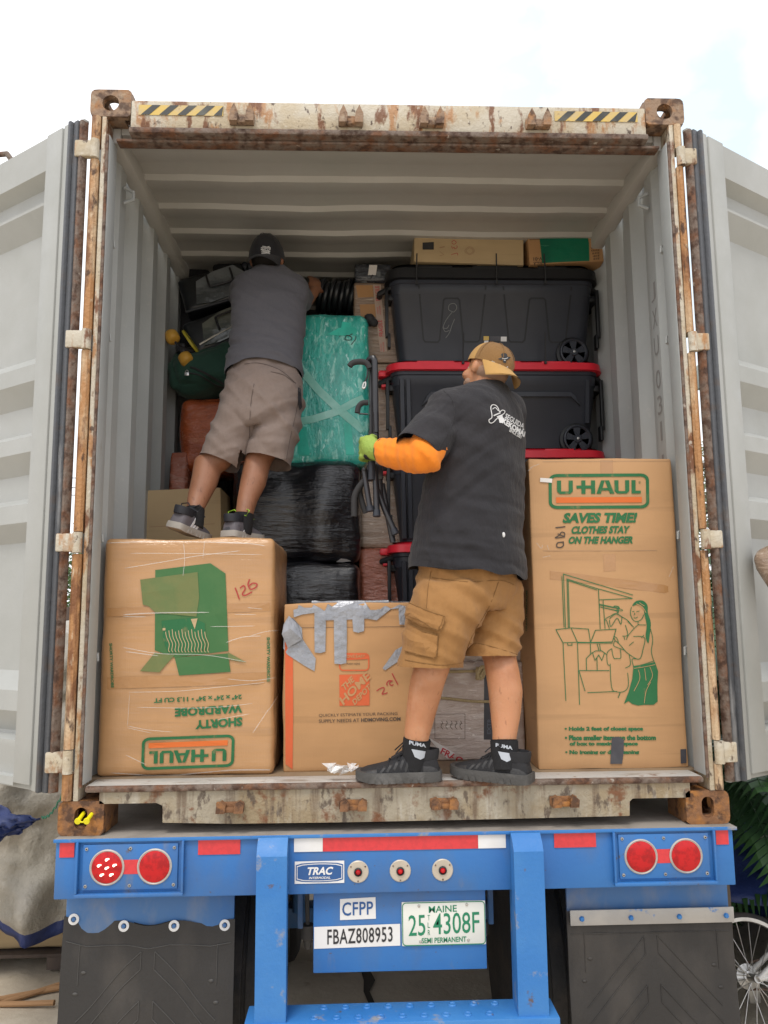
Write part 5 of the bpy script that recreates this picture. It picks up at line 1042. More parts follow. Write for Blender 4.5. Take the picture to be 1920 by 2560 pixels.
def shoe(name, parent, heel, toe, up, mats, W=1.0, high=1.0, stripes=None, lace=None, chunky=1.0):
    heel, toe = Vector(heel), Vector(toe); L_ = (toe-heel).length; F_ = frame(toe-heel, up); o = heel
    w = lambda x, y, z: o+F_ @ Vector((x, y, z))                  # y along the foot
    st = [(0, .026, .050), (.03, .034, .075), (.10, .038, .098), (.20, .038, .102), (.30, .038, .098), (.42, .041, .088), (.52, .045, .076), (.64, .049, .062), (.76, .050, .054), (.87, .046, .048), (.95, .034, .040), (.99, .016, .028)]
    sole_h = .026*chunky
    def sec(t, hw, h, z0, n=18):
        out = []
        for k in range(n):
            a = math.pi*k/(n-1); out.append(w(hw*W*math.copysign(abs(math.cos(a))**.75, math.cos(a)), t*L_, z0+(h*high-z0)*math.sin(a)**.7))
        return out
    mb = MB(); mb.loft([sec(t, hw, h, sole_h*.7) for t, hw, h in st])
    up_ = mb.build(name, mats[0], parent, 60)
    spring = lambda t: .012*max(0, (t-.72)/.28)**2+.004*max(0, (.08-t)/.08)
    mb = MB(); R_ = []
    for t, hw, h in st:
        a = hw*W+.006*chunky; y = -.008+t*(L_+.016)
        R_.append([w(-a, y, spring(t)), w(-a*1.03, y, spring(t)+sole_h*.5), w(-a*.97, y, sole_h*1.1+spring(t)*.6), w(a*.97, y, sole_h*1.1+spring(t)*.6), w(a*1.03, y, spring(t)+sole_h*.5), w(a, y, spring(t))])
    mb.loft(R_); so = mb.build('sole', mats[1], up_, 50)
    mb = MB()
    for k in range(11):
        t = .04+.088*k; a = (st[min(11, int(t*12))][1])*W+.007*chunky
        for s in (-1, 1): mb.prism([(-.010, -.001), (.010, -.001), (.006, sole_h*.55), (-.006, sole_h*.55)], w(s*(a-.004), t*L_, spring(t)), F_ @ Vector((0, 1, 0)), F_ @ Vector((0, 0, 1)), F_ @ Vector((s*.007, 0, 0)))
    mb.build('tread_lug', mats[1], so, 30)
    mb = MB(); mb.loft([ering(w(0, L_*.17, z), F_ @ Vector((1, 0, 0)), F_ @ Vector((0, 1, 0)), a*W, b_, 22, 2.2) for z, a, b_ in ((.070*high, .036, .050), (.092*high, .0375, .054), (.103*high, .0365, .054), (.104*high, .032, .048), (.085*high, .026, .040))])
    mb.box(-.001, .001, 0, .001, 0, .001, M=Matrix.Translation(w(0, L_*.2, .08))); mb.build('collar', mats[2], up_, 60)
    mb = MB(); tg = [w(0, L_*(.33+.05*k), high*(.118-.008*k)) for k in range(6)]
    mb.loft([[p+F_ @ Vector((x, 0, -.004*abs(x)/.02)) for x in (-.02, 0, .02)]+[p+F_ @ Vector((x, 0, -.012)) for x in (.02, 0, -.02)] for p in tg]); mb.build('tongue', mats[2], up_, 60)
    if lace is not False:
        mb = MB()
        for k in range(5):
            t = .34+.065*k; h = np.interp(t, [q[0] for q in st], [q[2] for q in st])*high+.006
            mb.tube([w(x*W, t*L_+(.006 if k % 2 else -.006)*(x/.03), h-.018*(abs(x)/.034)**2) for x in (-.034, -.018, 0, .018, .034)], .003, 6)
        for s in (-1, 1):
            c = w(0, L_*.33, .112*high); mb.tube([c, c+F_ @ Vector((s*.03, .01, .022)), c+F_ @ Vector((s*.055, .0, .012)), c+F_ @ Vector((s*.045, -.01, -.012)), c], .0026, 6); mb.tube([c, c+F_ @ Vector((s*.02, .03, .01)), c+F_ @ Vector((s*.04, .06, -.02))], .0026, 6)
        mb.build('laces', lace or m_shoem, up_, 60)
    mb = MB()
    for s in (-1, 1):
        for k in range(5 if not stripes else 3):
            t0 = (.36+.075*k) if not stripes else (.34+.07*k); h = np.interp(t0, [q[0] for q in st], [q[2] for q in st])*high; hw = np.interp(t0-.03, [q[0] for q in st], [q[1] for q in st])*W
            rr = []
            for q in range(6):
                f_ = q/5; z = sole_h+(h*.86-sole_h)*f_; a = math.asin(min(1, max(0, (z-sole_h*.7)/(h-sole_h*.7)))**(1/.7)); y = t0*L_+(.02 if not stripes else -.03)*(1-f_) + (0 if not stripes else .012)
                x = hw*abs(math.cos(a))**.75+.0025; e_ = .005 if not stripes else .0055
                rr.append([w(s*x, y-e_, z), w(s*x, y+e_, z), w(s*(x-.006), y+e_, z), w(s*(x-.006), y-e_, z)])
            mb.loft(rr)
    mb.build('side_stripe' if stripes else 'side_overlay', stripes or mats[3], up_, 60)
    mb = MB()
    if not stripes:
        mb.loft([[p+ (p-w(0, t*L_, .03)).normalized()*.0022 for p in sec(t, hw, h*.93, sole_h*.8)] for t, hw, h in st[8:]]); mb.loft([[p+(p-w(0, t*L_, .03)).normalized()*.0022 for p in sec(t, hw, h*.72, sole_h*.8)] for t, hw, h in st[:4]])
        mb.build('toe_and_heel_cap', mats[3], up_, 60)
    return up_
def seam_tube(mb, pts, S, r=.0016):
    p = [S(*q) for q in pts]; p = [q for q in p if q is not None]
    if len(p) > 2: mb.tube(p, r, 5)
# =============== man in black, standing on the threshold, seen from behind and his left
A = thing('person', 'man in black shirt, tan shorts and mustard cap, on the threshold holding a rack', 'person', (.17, .03, FLOOR))
fA = Vector((-.82, .57, 0)); lA = Vector((-.57, -.82, 0))
aD = lambda u, v, Y: pd(u, v, Y)
mb = MB()
hd = aD(1054, 801, .12); HA = frame((-.50, .83, .22), (.26, .0, 1))
add_head(mb, hd, HA)
mb.limb([aD(1046, 868, .12), aD(1052, 830, .12), hd+Vector((0, 0, -.02))], [.075, .064, .06])
mb.loft([ering(aD(u, v, .13), lA, fA, a, b_) for u, v, a, b_ in ((1012, 1290, .17, .15), (1012, 1240, .19, .165), (1020, 1120, .19, .16), (1032, 950, .195, .14), (1042, 890, .18, .11), (1046, 855, .09, .07))])
shL, elL, wrL = aD(968, 893, .02), aD(914, 984, -.10), aD(822, 975, .07)
mb.limb([shL, elL], [.062, .05]); mb.limb([elL, aD(880, 985, -.03), wrL], [.05, .045, .034])
shR, elR, wrR = aD(1090, 893, .26), aD(1085, 1010, .36), aD(985, 1000, .42)
mb.limb([shR, elR], [.062, .048]); mb.limb([elR, wrR], [.045, .032]); add_hand(mb, wrR, (-1, .1, 0), (0, -.2, -1), (.6, .8, .6))
hipL, hipR = aD(985, 1285, .06), aD(1050, 1290, .17)
kL, kR = aD(936, 1432, -.02), aD(1080, 1425, .06)
mb.limb([hipL, aD(962, 1355, .02), kL, aD(924, 1470, .0), aD(919, 1492, .012), aD(908, 1545, .02), aD(900, 1590, .02), aD(899, 1612, .02), aD(897, 1650, .03)], [.11, .092, .066, .064, .063, .055, .047, .044, .043], 18)
mb.limb([hipR, aD(1068, 1360, .11), kR, aD(1086, 1455, .04), aD(1092, 1495, .03), aD(1092, 1540, .02), aD(1090, 1590, .0), aD(1088, 1612, -.005), aD(1085, 1650, -.01)], [.11, .09, .063, .064, .065, .057, .045, .043, .042], 18)
me = remesh(mb, .0085, 5)
bodyA = from_mesh(me, 'body', m_skinA, A)
# face details and ear folds
b = MB()
for s in (-1, 1): b.ell(hd+HA @ Vector((s*.030, .086, .004)), (.009, .006, .006), HA)
b.build('eye', m_solew, bodyA)
b = MB()
for k in range(26):
    t = k/25; a = -1.9+3.8*t
    b.ell(hd+HA @ Vector((.050*math.sin(a), .025+.052*math.cos(a*.8), -.082+.02*abs(math.sin(a)))), (.013, .012, .018), HA, 8, 6)
from_mesh(remesh(b, .006, 3), 'beard', m_hair, bodyA, push=lambda p, n: .0012*noise.noise(p*220))
b = MB(); b.ell(hd+HA @ Vector((0, -.018, -.012)), (.0735, .080, .050), HA); b.build('hair', m_hair, bodyA)
# shirt
mb = MB()
T = ((1011, 1247, .232, .222), (1011, 1215, .231, .214), (1014, 1150, .228, .200), (1022, 1080, .226, .186), (1029, 1000, .228, .178), (1033, 940, .234, .168), (1041, 890, .222, .140), (1046, 862, .180, .106), (1049, 846, .115, .088), (1050, 836, .086, .080))
mb.loft([ering(aD(u, v, .13), lA, fA, a, b_, 32, 2.25) for u, v, a, b_ in T])
cuff = aD(899, 981, -.085); sdir = (cuff-shL).normalized()
mb.tube([aD(1000, 888, .05), shL, (shL+cuff)/2, cuff+sdir*.004], [.088, .094, .088, .086], 24); mb.ell(shL, (.094,)*3)
cuR = shR+(elR-shR)*.8; mb.tube([aD(1070, 888, .2), shR, cuR], [.088, .092, .082], 24); mb.ell(shR, (.092,)*3)
me = remesh(mb, .0095, 5)
arm = aD(950, 960, 0)
near = lambda c, r: (lambda p: math.exp(-((p-c).length/r)**2))
fA_ = folds(.010, [((.45, 0, .89), 8, 2.0, .7, None), ((-.6, 0, .8), 18, 3, 1.1, near(aD(960, 990, -.03), .22)), ((.1, 0, 1), 20, 2.0, .9, near(aD(1050, 1230, -.05), .26)), ((.9, 0, .35), 15, 1.5, .8, near(aD(960, 1180, -.05), .2)), ((.3, .2, .9), 24, 3, .6, near(aD(1010, 870, 0), .16))], 3)
hemA = aD(1011, 1247, .13); nA = Vector((-.05, .02, -1))
tA = from_mesh(me, 't_shirt', m_teeA, A, push=fA_, cut=hemcut([(hemA, (0, 0, -1), .35), (cuff+sdir*.004, sdir, .13), (cuR, (elR-shR), .12)]))
for v in tA.data.vertices:
    w = v.co+A.location; k = max(0, 1-(w.z-hemA.z)/.16); v.co.z += .02*k*(hemA.x-w.x)/.2*1.2+.006*k*math.sin(w.x*34+w.y*20)
SA = surf(tA, off=.002)
cc = crop(860, 800, 2.37); tx = lambda x, y: cc(x, y)
i = Ink(SA, cc, 12)
i.text('SEGUIDA', (950, 582), (1060, 648), (958, 552), .02); i.text('KEKOMÁN', (935, 612), (1082, 706), (945, 572), .05); i.text('SINCE 2001', (975, 660), (1045, 704), (982, 640), .03)
i.curve([(868, 520), (880, 503), (900, 508), (912, 525), (920, 545), (935, 535), (950, 540), (945, 555), (910, 580), (880, 608), (862, 608), (858, 592), (875, 575)], 5, closed=True)
i.curve([(878, 530), (895, 520), (912, 540)], 4); i.curve([(885, 568), (925, 550)], 7); i.poly([(902, 572), (935, 560), (942, 590), (938, 612), (920, 610), (915, 590)])
i.build('shirt_print', m_logow, tA)
b = MB(); seam_tube(b, [cc(*q) for q in spline([(590, 420), (640, 470), (655, 540), (630, 640), (555, 770)], 5)], surf(tA, off=.0005)); seam_tube(b, [crop(860, 1200, 2.592)(*q) for q in spline([(440, 580), (560, 560), (800, 590), (1000, 635), (1160, 675)], 6)], surf(tA, off=.0003)); seam_tube(b, [cc(*q) for q in spline([(375, 662), (450, 690), (540, 745)], 5)], surf(tA, off=.0003))
b.build('seam', m_teeA, tA, 60)
b = MB(); p = SA(860+1032/2.592, 1200+355/2.592); b.ell(p, (.006, .003, .010)); b.build('paint_spot', m_logow, tA)
# orange sleeve
mb = MB(); mb.tube([shL+(elL-shL)*.55, shL+(elL-shL)*.8, elL+Vector((.006, -.004, -.004)), aD(905, 984, -.07), aD(880, 983, -.03), aD(850, 980, .025), wrL+Vector((.008, 0, 0)), wrL+(wrL-aD(880, 985, -.03)).normalized()*.012], [.066, .068, .070, .068, .062, .056, .049, .045], 24); mb.ell(elL, (.064,)*3)
me = remesh(mb, .007, 4); slv = from_mesh(me, 'sleeve', m_sleeve, A, push=folds(.005, [((1, -.3, .1), 20, 5, 1, None), ((.5, 0, .85), 22, 5, .7, None)], 8))
# gloved hand round the rack
mb = MB(); gd = (Vector((-.72, .66, .0))).normalized(); gx = Vector((0, 0, 1)); g0 = wrL+gd*.0; kc = aD(797, 968, .12)
mb.limb([wrL+Vector((.02, -.01, 0)), wrL, aD(806, 972, .09)], [.040, .040, .040]); mb.ell(aD(800, 966, .105), (.040, .040, .046)); mb.ell(aD(795, 962, .112), (.032, .036, .042))
for k in range(4):
    zz = .033-.0225*k; p0 = aD(793, 966, .11)+Vector((0, 0, zz)); pts = [p0+Vector((.006, -.01, 0)), p0+Vector((-.020, .010, 0)), p0+Vector((-.024, .046, -.002)), p0+Vector((.002, .070, -.004)), p0+Vector((.028, .062, -.004))]
    mb.limb(pts, [.0125, .0130, .0120, .0115, .0105], 10)
mb.limb([aD(808, 956, .08), aD(801, 948, .10), aD(804, 944, .14), aD(810, 946, .165)], [.018, .0155, .014, .012], 10)
gl = from_mesh(remesh(mb, .0042, 3), 'glove', m_glove, A, push=lambda p, n: .0012*noise.noise(p*90)+.0008*noise.noise(p*220))
b = MB(); cw = wrL+Vector((.010, -.006, 0)); dv = (elL-wrL).normalized(); e1 = dv.orthogonal().normalized(); e2 = dv.cross(e1)
b.tube([cw+(e1*math.cos(t)+e2*math.sin(t))*.046 for t in [2*math.pi*k/24 for k in range(25)]], .005, 8); b.build('glove_cuff', m_glovek, gl)
b = MB(); b.ell(aD(801, 985, .10), (.03, .032, .016)); b.build('glove_palm_patch', m_glovek, gl)
# shorts
mb = MB()
mb.loft([ering(aD(u, v, Y), lA, fA, a, b_, 30, 2.2) for u, v, Y, a, b_ in ((1008, 1180, .13, .19, .17), (1008, 1235, .13, .20, .178), (1006, 1275, .125, .20, .18), (1004, 1310, .12, .18, .165))])
hL, hR = aD(928, 1440, .0), aD(1061, 1417, .075)
mb.loft([ering(p, lA, fA, a, b_, 28, 2.2) for p, a, b_ in ((aD(985, 1262, .05), .13, .15), (aD(964, 1320, .03), .125, .146), (aD(944, 1380, .01), .112, .125), (hL, .102, .108), (hL+Vector((-.002, 0, -.012)), .102, .107))])
mb.loft([ering(p, lA, fA, a, b_, 28, 2.2) for p, a, b_ in ((aD(1048, 1262, .19), .13, .14), (aD(1054, 1320, .16), .115, .128), (aD(1060, 1370, .12), .105, .108), (hR, .100, .104), (hR+Vector((.002, 0, -.012)), .100, .103))])
me = remesh(mb, .0088, 4)
shA = from_mesh(me, 'shorts', m_shortsA, A, push=folds(.011, [((.5, 0, .86), 14, 2, 1, None), ((-.5, 0, .86), 16, 2, .8, near(aD(1060, 1310, .1), .2)), ((1, 0, 0), 14, 1.5, .6, None)], 12), cut=hemcut([(hL+Vector((0, 0, -.012)), (0, 0, -1), .16), (hR+Vector((0, 0, -.012)), (0, 0, -1), .16)], .014))
Ss = surf(shA, off=.004); c5 = crop(860, 1200, 2.592); i = Ink(Ss, c5, 14)
i.poly([(425, 930), (520, 985), (612, 1008), (600, 1140), (575, 1150), (470, 1135), (402, 1110)], 0, .007); i.poly([(432, 812), (530, 845), (652, 890), (632, 962), (610, 970), (520, 945), (415, 885)], 0, .012)
i.build('cargo_pocket', m_shortsA, shA)
b = MB(); S0 = surf(shA, off=.001); S1_ = surf(shA, off=.008); S2_ = surf(shA, off=.013)
for q, S_ in (([(565, 590), (545, 700), (535, 830)], S0), ([(570, 632), (800, 660), (1010, 650), (1100, 680)], S0), ([(395, 1165), (500, 1185), (640, 1200), (760, 1185)], S0), ([(1000, 660), (940, 820), (830, 1010), (770, 1180)], S0), ([(815, 1060), (900, 1065), (1120, 1130)], S0), ([(425, 930), (520, 985), (612, 1008)], S1_), ([(612, 1008), (600, 1140), (575, 1150), (402, 1110)], S1_), ([(432, 812), (530, 845), (652, 890)], S2_), ([(652, 890), (632, 962), (610, 970), (415, 885)], S2_), ([(640, 895), (622, 955), (600, 960), (425, 875)], S2_)):
    seam_tube(b, [c5(*k) for k in spline(q, 5)], S_, .0014)
b.build('stitching', m_stitchA, shA, 60)
# socks and shoes
for nm, an, kn_ in (('l', aD(893, 1660, .028), aD(901, 1597, .02)), ('r', aD(1092, 1662, -.02), aD(1089, 1600, -.003))):
    b = MB(); ax = (kn_-an).normalized(); b.tube([an, an+(kn_-an)*.5, kn_, kn_+ax*.004, kn_-ax*.01], [.050, .0505, .0515, .050, .044], 24); sk_ = b.build('sock', m_sock, A, 60)
    Sk_ = surf(sk_, off=.001); u0, v0 = (902, 1611) if nm == 'l' else (1089, 1616); i = Ink(Sk_, lambda x, y: (x*KD, y*KD), 6)
    i.text('PUMA', (u0-18, v0-3), (u0+18, v0+4), (u0-18, v0-11), .04); i.build('sock_lettering', m_sockg, sk_)
    i = Ink(Sk_, lambda x, y: (x*KD, y*KD), 6); i.poly([(u0-13, v0+7), (u0+17, v0+12), (u0+14, v0+26), (u0+6, v0+30), (u0-6, v0+24)]); i.build('sock_panel', m_sockg, sk_)
shoe('shoe', A, Vector((.150, .026, FLOOR)), Vector((-.152, .028, FLOOR)), (0, 0, 1), (m_shoem, m_sole, m_shoem, m_shoe), 1.12, 1.08, None, None, 1.25)
shoe('shoe', A, Vector((.470, -.055, FLOOR-.004)), Vector((.212, .088, FLOOR+.006)), (0, 0, 1), (m_shoem, m_sole, m_shoem, m_shoe), 1.12, 1.08, None, None, 1.25)
# backwards cap
def cap(parent, c, H, mats, brim, name='cap', rz=(.088, .108, .098), lift=.0):
    w = lambda x, y, z: Vector(c)+H @ Vector((x, y, z)); mb = MB(); n = 36; rg = []
    for j in range(10):
        a = math.pi/2*j/9.3; z = .018+lift+rz[2]*math.sin(a); k = math.cos(a)**.85
        rg.append([w(rz[0]*k*math.cos(2*math.pi*q/n), -.006+rz[1]*k*math.sin(2*math.pi*q/n), z-.012*math.sin(2*math.pi*q/n)*(brim)*(1-j/9)) for q in range(n)])
    b = [[p-(p-w(0, 0, .02)).normalized()*.004 for p in r] for r in rg[:1]]
    mb.loft(b+rg, False); mb.f.append([len(mb.v)-n+k for k in range(n)]); mb.m.append(0)
    if len(mats) > 1:
        Hi = H.inverted()
        mb.m = [1 if (Hi @ (sum((mb.v[q] for q in f), Vector())/len(f)-Vector(c))).y*(-brim) < -.012 else 0 for f in mb.f]
    cp = mb.build(name, mats, parent, 60)
    if brim:
        mb = MB(); N = 18; top = []
        for j in range(6):
            row = []
            for q in range(N+1):
                a = -1.15+2.3*q/N; L_ = j/5*.072*math.cos(a*.9)**.6 if abs(a*.9) < 1.57 else 0
                x = rz[0]*math.sin(a); y = brim*(rz[1]*math.cos(a)+L_)-.006; z = .020+lift-.012*math.cos(a)-.028*abs(math.sin(a))**2*(j/5)-(j/5)*.040
                row.append(w(x, y, z))
            top.append(row)
        mb.loft(top, False, closed=False); mb.loft([[p+H @ Vector((0, 0, -.004)) for p in r] for r in top], False, closed=False); mb.build('brim', mats[0], cp, 60, fix=False)
    mb = MB(); mb.ell(w(0, -.006, .018+lift+rz[2]), (.007, .007, .004), H)
    for k in range(6):
        a = math.pi*k/3+.2; mb.tube([w(rz[0]*1.006*(math.cos(t)**.85)*math.cos(a), -.006+rz[1]*1.006*(math.cos(t)**.85)*math.sin(a), .018+lift+rz[2]*1.006*math.sin(t)) for t in [1.5*q/10+.08 for q in range(10)]], .0012, 5)
    mb.build('cap_button_and_seam', mats[-1], cp)
    return cp
cpA = cap(A, hd, HA, [m_cap, m_capd], -1)
Sc_ = surf(cpA, off=.002); i = Ink(Sc_, cc, 10); i.text('KEKOMÁN', (862, 262), (988, 318), (868, 232), .05); i.build('cap_lettering', m_logow, cpA)
i = Ink(Sc_, cc, 10); i.poly(spline([(912, 232), (935, 222), (930, 205), (945, 198), (962, 202), (968, 218), (985, 222), (970, 236), (958, 240), (960, 252), (945, 254), (938, 240)], 3, True), 0); i.curve([(935, 228), (950, 232), (968, 226)], 3, 1, off=.0035); i.curve([(945, 240), (955, 242)], 3, 1, off=.0035); i.build('cap_emblem', [m_inkb, m_logow], cpA)
# =============== folded rack in his hand
rk = thing('folded_rack', 'folded black tubular bike rack with hooked arms, held by the gloved hand', 'rack', pd(810, 1000, .19))
cr_ = crop(860, 860, 4.094); Q = lambda x, y, Y=.18: P(*cr_(x, y), Y)
def rt(name, pts, r, mat=m_steel, n=10): b = MB(); b.tube(pts, r, n); return b.build(name, mat, rk, 60)
rt('main_tube', [Q(250, 172, .2), Q(275, 145, .19), Q(300, 142, .18), Q(313, 175, .18), Q(318, 500, .18), Q(325, 950, .18), Q(330, 1190, .18)], .0135)
b = MB(); a_, c_ = Q(272, 230, .21), Q(278, 1010, .21); b.box(-.014, .014, -.006, .006, 0, (a_-c_).length, .003, M=Matrix.Translation(c_) @ (a_-c_).to_track_quat('Z', 'Y').to_matrix().to_4x4()); b.build('side_rail', m_steel, rk)
rt('inner_tube', [Q(322, 700, .168), Q(330, 905, .168)], .010)
rt('hook_arm', [Q(*p) for p in spline([(262, 250), (235, 200), (185, 182), (120, 185), (80, 200), (58, 228)], 5)], .0125, m_foam); rt('hook_arm', [Q(*p) for p in spline([(250, 600), (190, 605), (150, 640), (135, 705)], 5)], .0115, m_foam); rt('hook_tie', [Q(150, 712), Q(245, 718)], .004)
rt('strap', [Q(245, 260), Q(238, 330), Q(215, 390)], .004, m_wire); rt('strap_clip', [Q(*p) for p in spline([(215, 388), (222, 410), (212, 450), (192, 450), (196, 415)], 4, True)], .004, m_chrome)
rt('foam_leg', [Q(205, 1285, .16), Q(232, 1470, .15), Q(268, 1700, .14)], .0115); rt('foam_leg', [Q(318, 1290, .16), Q(328, 1500, .15), Q(335, 1750, .14)], .0125); rt('foam_leg', [Q(345, 1500, .17), Q(420, 1700, .16), Q(522, 1930, .15)], .0125); rt('foam_leg', [Q(390, 1430, .19), Q(440, 1720, .19), Q(502, 2030, .19)], .0120)
for p0, p1 in ((Q(262, 1660, .141), Q(270, 1712, .139)), (Q(334, 1700, .142), Q(336, 1765, .139)), (Q(505, 1895, .152), Q(530, 1945, .149))): rt('end_cap', [p0, p1], .0155, m_plastic)
rt('wheel_loop', [Q(*p, .17) for p in spline([(205, 1400), (150, 1470), (108, 1570), (105, 1765)], 5)], .0125, m_foam); rt('wheel_loop', [Q(*p, .19) for p in spline([(215, 1380), (160, 1480), (180, 1600), (222, 1730)], 5)], .0115, m_foam)
rt('pivot_tube', [Q(285, 1205, .15), Q(282, 1390, .15)], .015, m_plastic); rt('pivot_tube', [Q(360, 1350, .18), Q(370, 1560, .18)], .014)
b = MB(); b.box(*sorted((Q(230, 1300).x, Q(400, 1300).x)), .16, .215, Q(0, 1400).z, Q(0, 1230).z, .012); b.lathe([(.0001, .008), (.006, .007), (.007, 0)], Q(203, 1280, .148), (0, -1, 0), 10); b.build('pivot_block', m_steel, rk)
# =============== man in grey, up on the wrapped box, leaning in
B = thing('person', 'man in grey shirt, taupe shorts and black cap, standing on the wrapped box', 'person', pd(460, 1165, .45))
X_, Yv = Vector((1, 0, 0)), Vector((0, 1, 0))
mb = MB(); hb = pd(577, 560, .86); HB = frame((.10, .97, .05), (.0, .12, 1))
add_head(mb, hb, HB); mb.limb([pd(582, 600, .83), pd(578, 575, .85)], [.05, .054])
mb.loft([ering(pd(u, v, Y), X_, Yv, a, b_) for u, v, Y, a, b_ in ((568, 830, .66, .15, .11), (575, 740, .72, .14, .10), (583, 650, .78, .155, .1), (585, 612, .80, .10, .055))])
sR, eR, wR = pd(634, 624, .84), pd(652, 660, 1.0), pd(679, 630, 1.12); sL, eL, wL = pd(534, 624, .84), pd(520, 640, 1.02), pd(545, 600, 1.16)
for s_, e_, w_ in ((sR, eR, wR), (sL, eL, wL)): mb.limb([s_, e_], [.05, .04]); mb.limb([e_, w_], [.042, .03])
add_hand(mb, wR, (.0, .4, 1), (-.5, 1, 0), (.4, .5, .4)); add_hand(mb, wL, (.3, .8, .3), (.5, .3, -1), (.5, .6, .5), thumb=-1)
mb.limb([pd(540, 870, .64), pd(508, 930, .60), pd(465, 995, .58), pd(449, 1006, .575), pd(441, 1042, .545), pd(428, 1077, .51), pd(421, 1100, .48), pd(419, 1128, .46)], [.085, .08, .068, .067, .060, .048, .039, .038], 18)
mb.limb([pd(610, 870, .66), pd(590, 930, .62), pd(562, 985, .60), pd(556, 1000, .59), pd(547, 1042, .56), pd(535, 1077, .53), pd(527, 1113, .50), pd(524, 1140, .49)], [.085, .08, .062, .061, .059, .046, .039, .037], 18)
bodyB = from_mesh(remesh(mb, .0085, 5), 'body', m_skinP, B)
b = MB()
for s in (-1, 1): b.ell(hb+HB @ Vector((s*.030, .086, .004)), (.009, .006, .006), HB)
b.build('eye', m_solew, bodyB)
b = MB(); b.ell(hb+HB @ Vector((0, -.022, -.018)), (.0765, .078, .062), HB); b.build('hair', m_hairk, bodyB)
mb = MB(); TB = ((571, 818, .645, .174, .150), (572, 775, .675, .171, .142), (577, 740, .70, .169, .132), (581, 690, .735, .171, .126), (584, 640, .77, .184, .118), (585, 612, .795, .178, .10), (584, 595, .81, .135, .085), (582, 582, .815, .085, .072), (581, 576, .815, .068, .064))
mb.loft([ering(pd(u, v, Y), X_, Vector((0, .96, .28)), a, b_, 30, 2.4) for u, v, Y, a, b_ in TB])
for s_, e_, r_ in ((sR, eR, .066), (sL, eL, .066)):
    mb.tube([pd(585, 625, .79), s_, s_+(e_-s_)*.82], [.08, .072, .068], 20); mb.ell(s_, (.072,)*3)
hB = pd(571, 820, .64)
tB = from_mesh(remesh(mb, .009, 5), 't_shirt', m_teeB, B, push=folds(.008, [((.25, 0, .97), 9, 2, 1, None), ((.2, 0, 1), 26, 2.5, 1.2, near(pd(560, 770, .6), .22)), ((.6, 0, .8), 14, 2, .7, None)], 5), cut=hemcut([(hB, (0, -.28, -.96), .3), (sR+(eR-sR)*.82, eR-sR, .1), (sL+(eL-sL)*.82, eL-sL, .1)], .016))
for v in tB.data.vertices:
    w = v.co+B.location; k = max(0, 1-(w.z-hB.z)/.14); v.co.z += k*.028*max(0, 1-((w.x-hB.x)/.13)**2)
mb = MB()
mb.loft([ering(pd(u, v, Y), X_, Vector((0, .95, .30)), a, b_, 30, 2.3) for u, v, Y, a, b_ in ((573, 770, .68, .150, .125), (571, 800, .655, .158, .135), (568, 840, .64, .178, .15), (562, 885, .625, .186, .150), (556, 910, .62, .17, .13))])
jL, jR = pd(473, 1001, .575), pd(578, 999, .595); dL_, dR_ = (jL-pd(510, 920, .60)).normalized(), (jR-pd(598, 920, .62)).normalized()
def lring(p, d, a, b_): e = (X_-d*d.dot(X_)).normalized(); return ering(p, e, d.cross(e), a, b_, 26, 2.2)
mb.loft([lring(p, dL_, a, b_) for p, a, b_ in ((pd(540, 860, .63), .10, .12), (pd(512, 918, .605), .095, .11), (pd(490, 965, .585), .088, .098), (jL, .083, .092), (jL+dL_*.012, .083, .092))])
mb.loft([lring(p, dR_, a, b_) for p, a, b_ in ((pd(606, 860, .645), .105, .12), (pd(599, 918, .62), .105, .115), (pd(588, 965, .605), .098, .105), (jR, .093, .10), (jR+dR_*.012, .093, .10))])
shB = from_mesh(remesh(mb, .0088, 4), 'shorts', m_shortsB, B, push=folds(.011, [((.75, 0, .65), 13, 1.6, 1, None), ((-.5, 0, .86), 13, 1.8, .8, None), ((0, 0, 1), 15, 2, .6, near(pd(570, 930, .5), .15))], 22), cut=hemcut([(jL+dL_*.012, dL_, .14), (jR+dR_*.012, dR_, .15)], .014))
S0 = surf(shB, off=.001); b = MB(); cq = crop(380, 540, 2.592); c4 = crop(340, 960, 2.4397)
for q in ([(600, 960), (700, 955), (830, 1000), (930, 1085)], [(770, 1010), (850, 1030), (920, 1080)]): seam_tube(b, [cq(*k) for k in spline(q, 5)], S0, .0016)
for q in ([(720, 0), (700, 130), (690, 330)], [(405, 425), (500, 470), (600, 495)], [(680, 425), (800, 448), (920, 470)], [(1000, 10), (985, 130), (940, 330), (915, 460)]): seam_tube(b, [c4(*k) for k in spline(q, 5)], S0, .0014)
b.build('seam', m_stitchB, shB, 60)
i = Ink(surf(shB, off=.003), c4, 16); i.poly([(985, 20), (1003, 30), (1010, 140), (995, 160), (985, 120)]); i.build('side_pocket', m_capk, shB)
for an, kn_, fx in ((pd(418, 1132, .46), pd(420, 1101, .478), 0), (pd(523, 1146, .49), pd(527, 1112, .50), 0)):
    b = MB(); ax = (kn_-an).normalized(); b.tube([an-ax*.02, an, kn_, kn_+ax*.003, kn_-ax*.01], [.042, .044, .0445, .043, .037], 22); b.build('sock', m_sock, B, 60)
shoe('shoe', B, pd(374, 1142, .36), pd(440, 1168, .57), (.25, .0, 1), (m_shoeg, m_solew, m_shoen, m_shoen), 1.0, 1.0, m_whiter, m_shoen, 1.0)
shoe('shoe', B, pd(493, 1161, .41), pd(556, 1172, .62), (0, 0, 1), (m_shoeg, m_solew, m_shoen, m_shoen), 1.0, 1.0, m_whiter, m_lime, 1.0)
cpB = cap(B, hb, HB, [m_capk], -1, rz=(.090, .112, .138), lift=-.030)
i = Ink(surf(cpB, off=.002), cq, 10); random.seed(11)
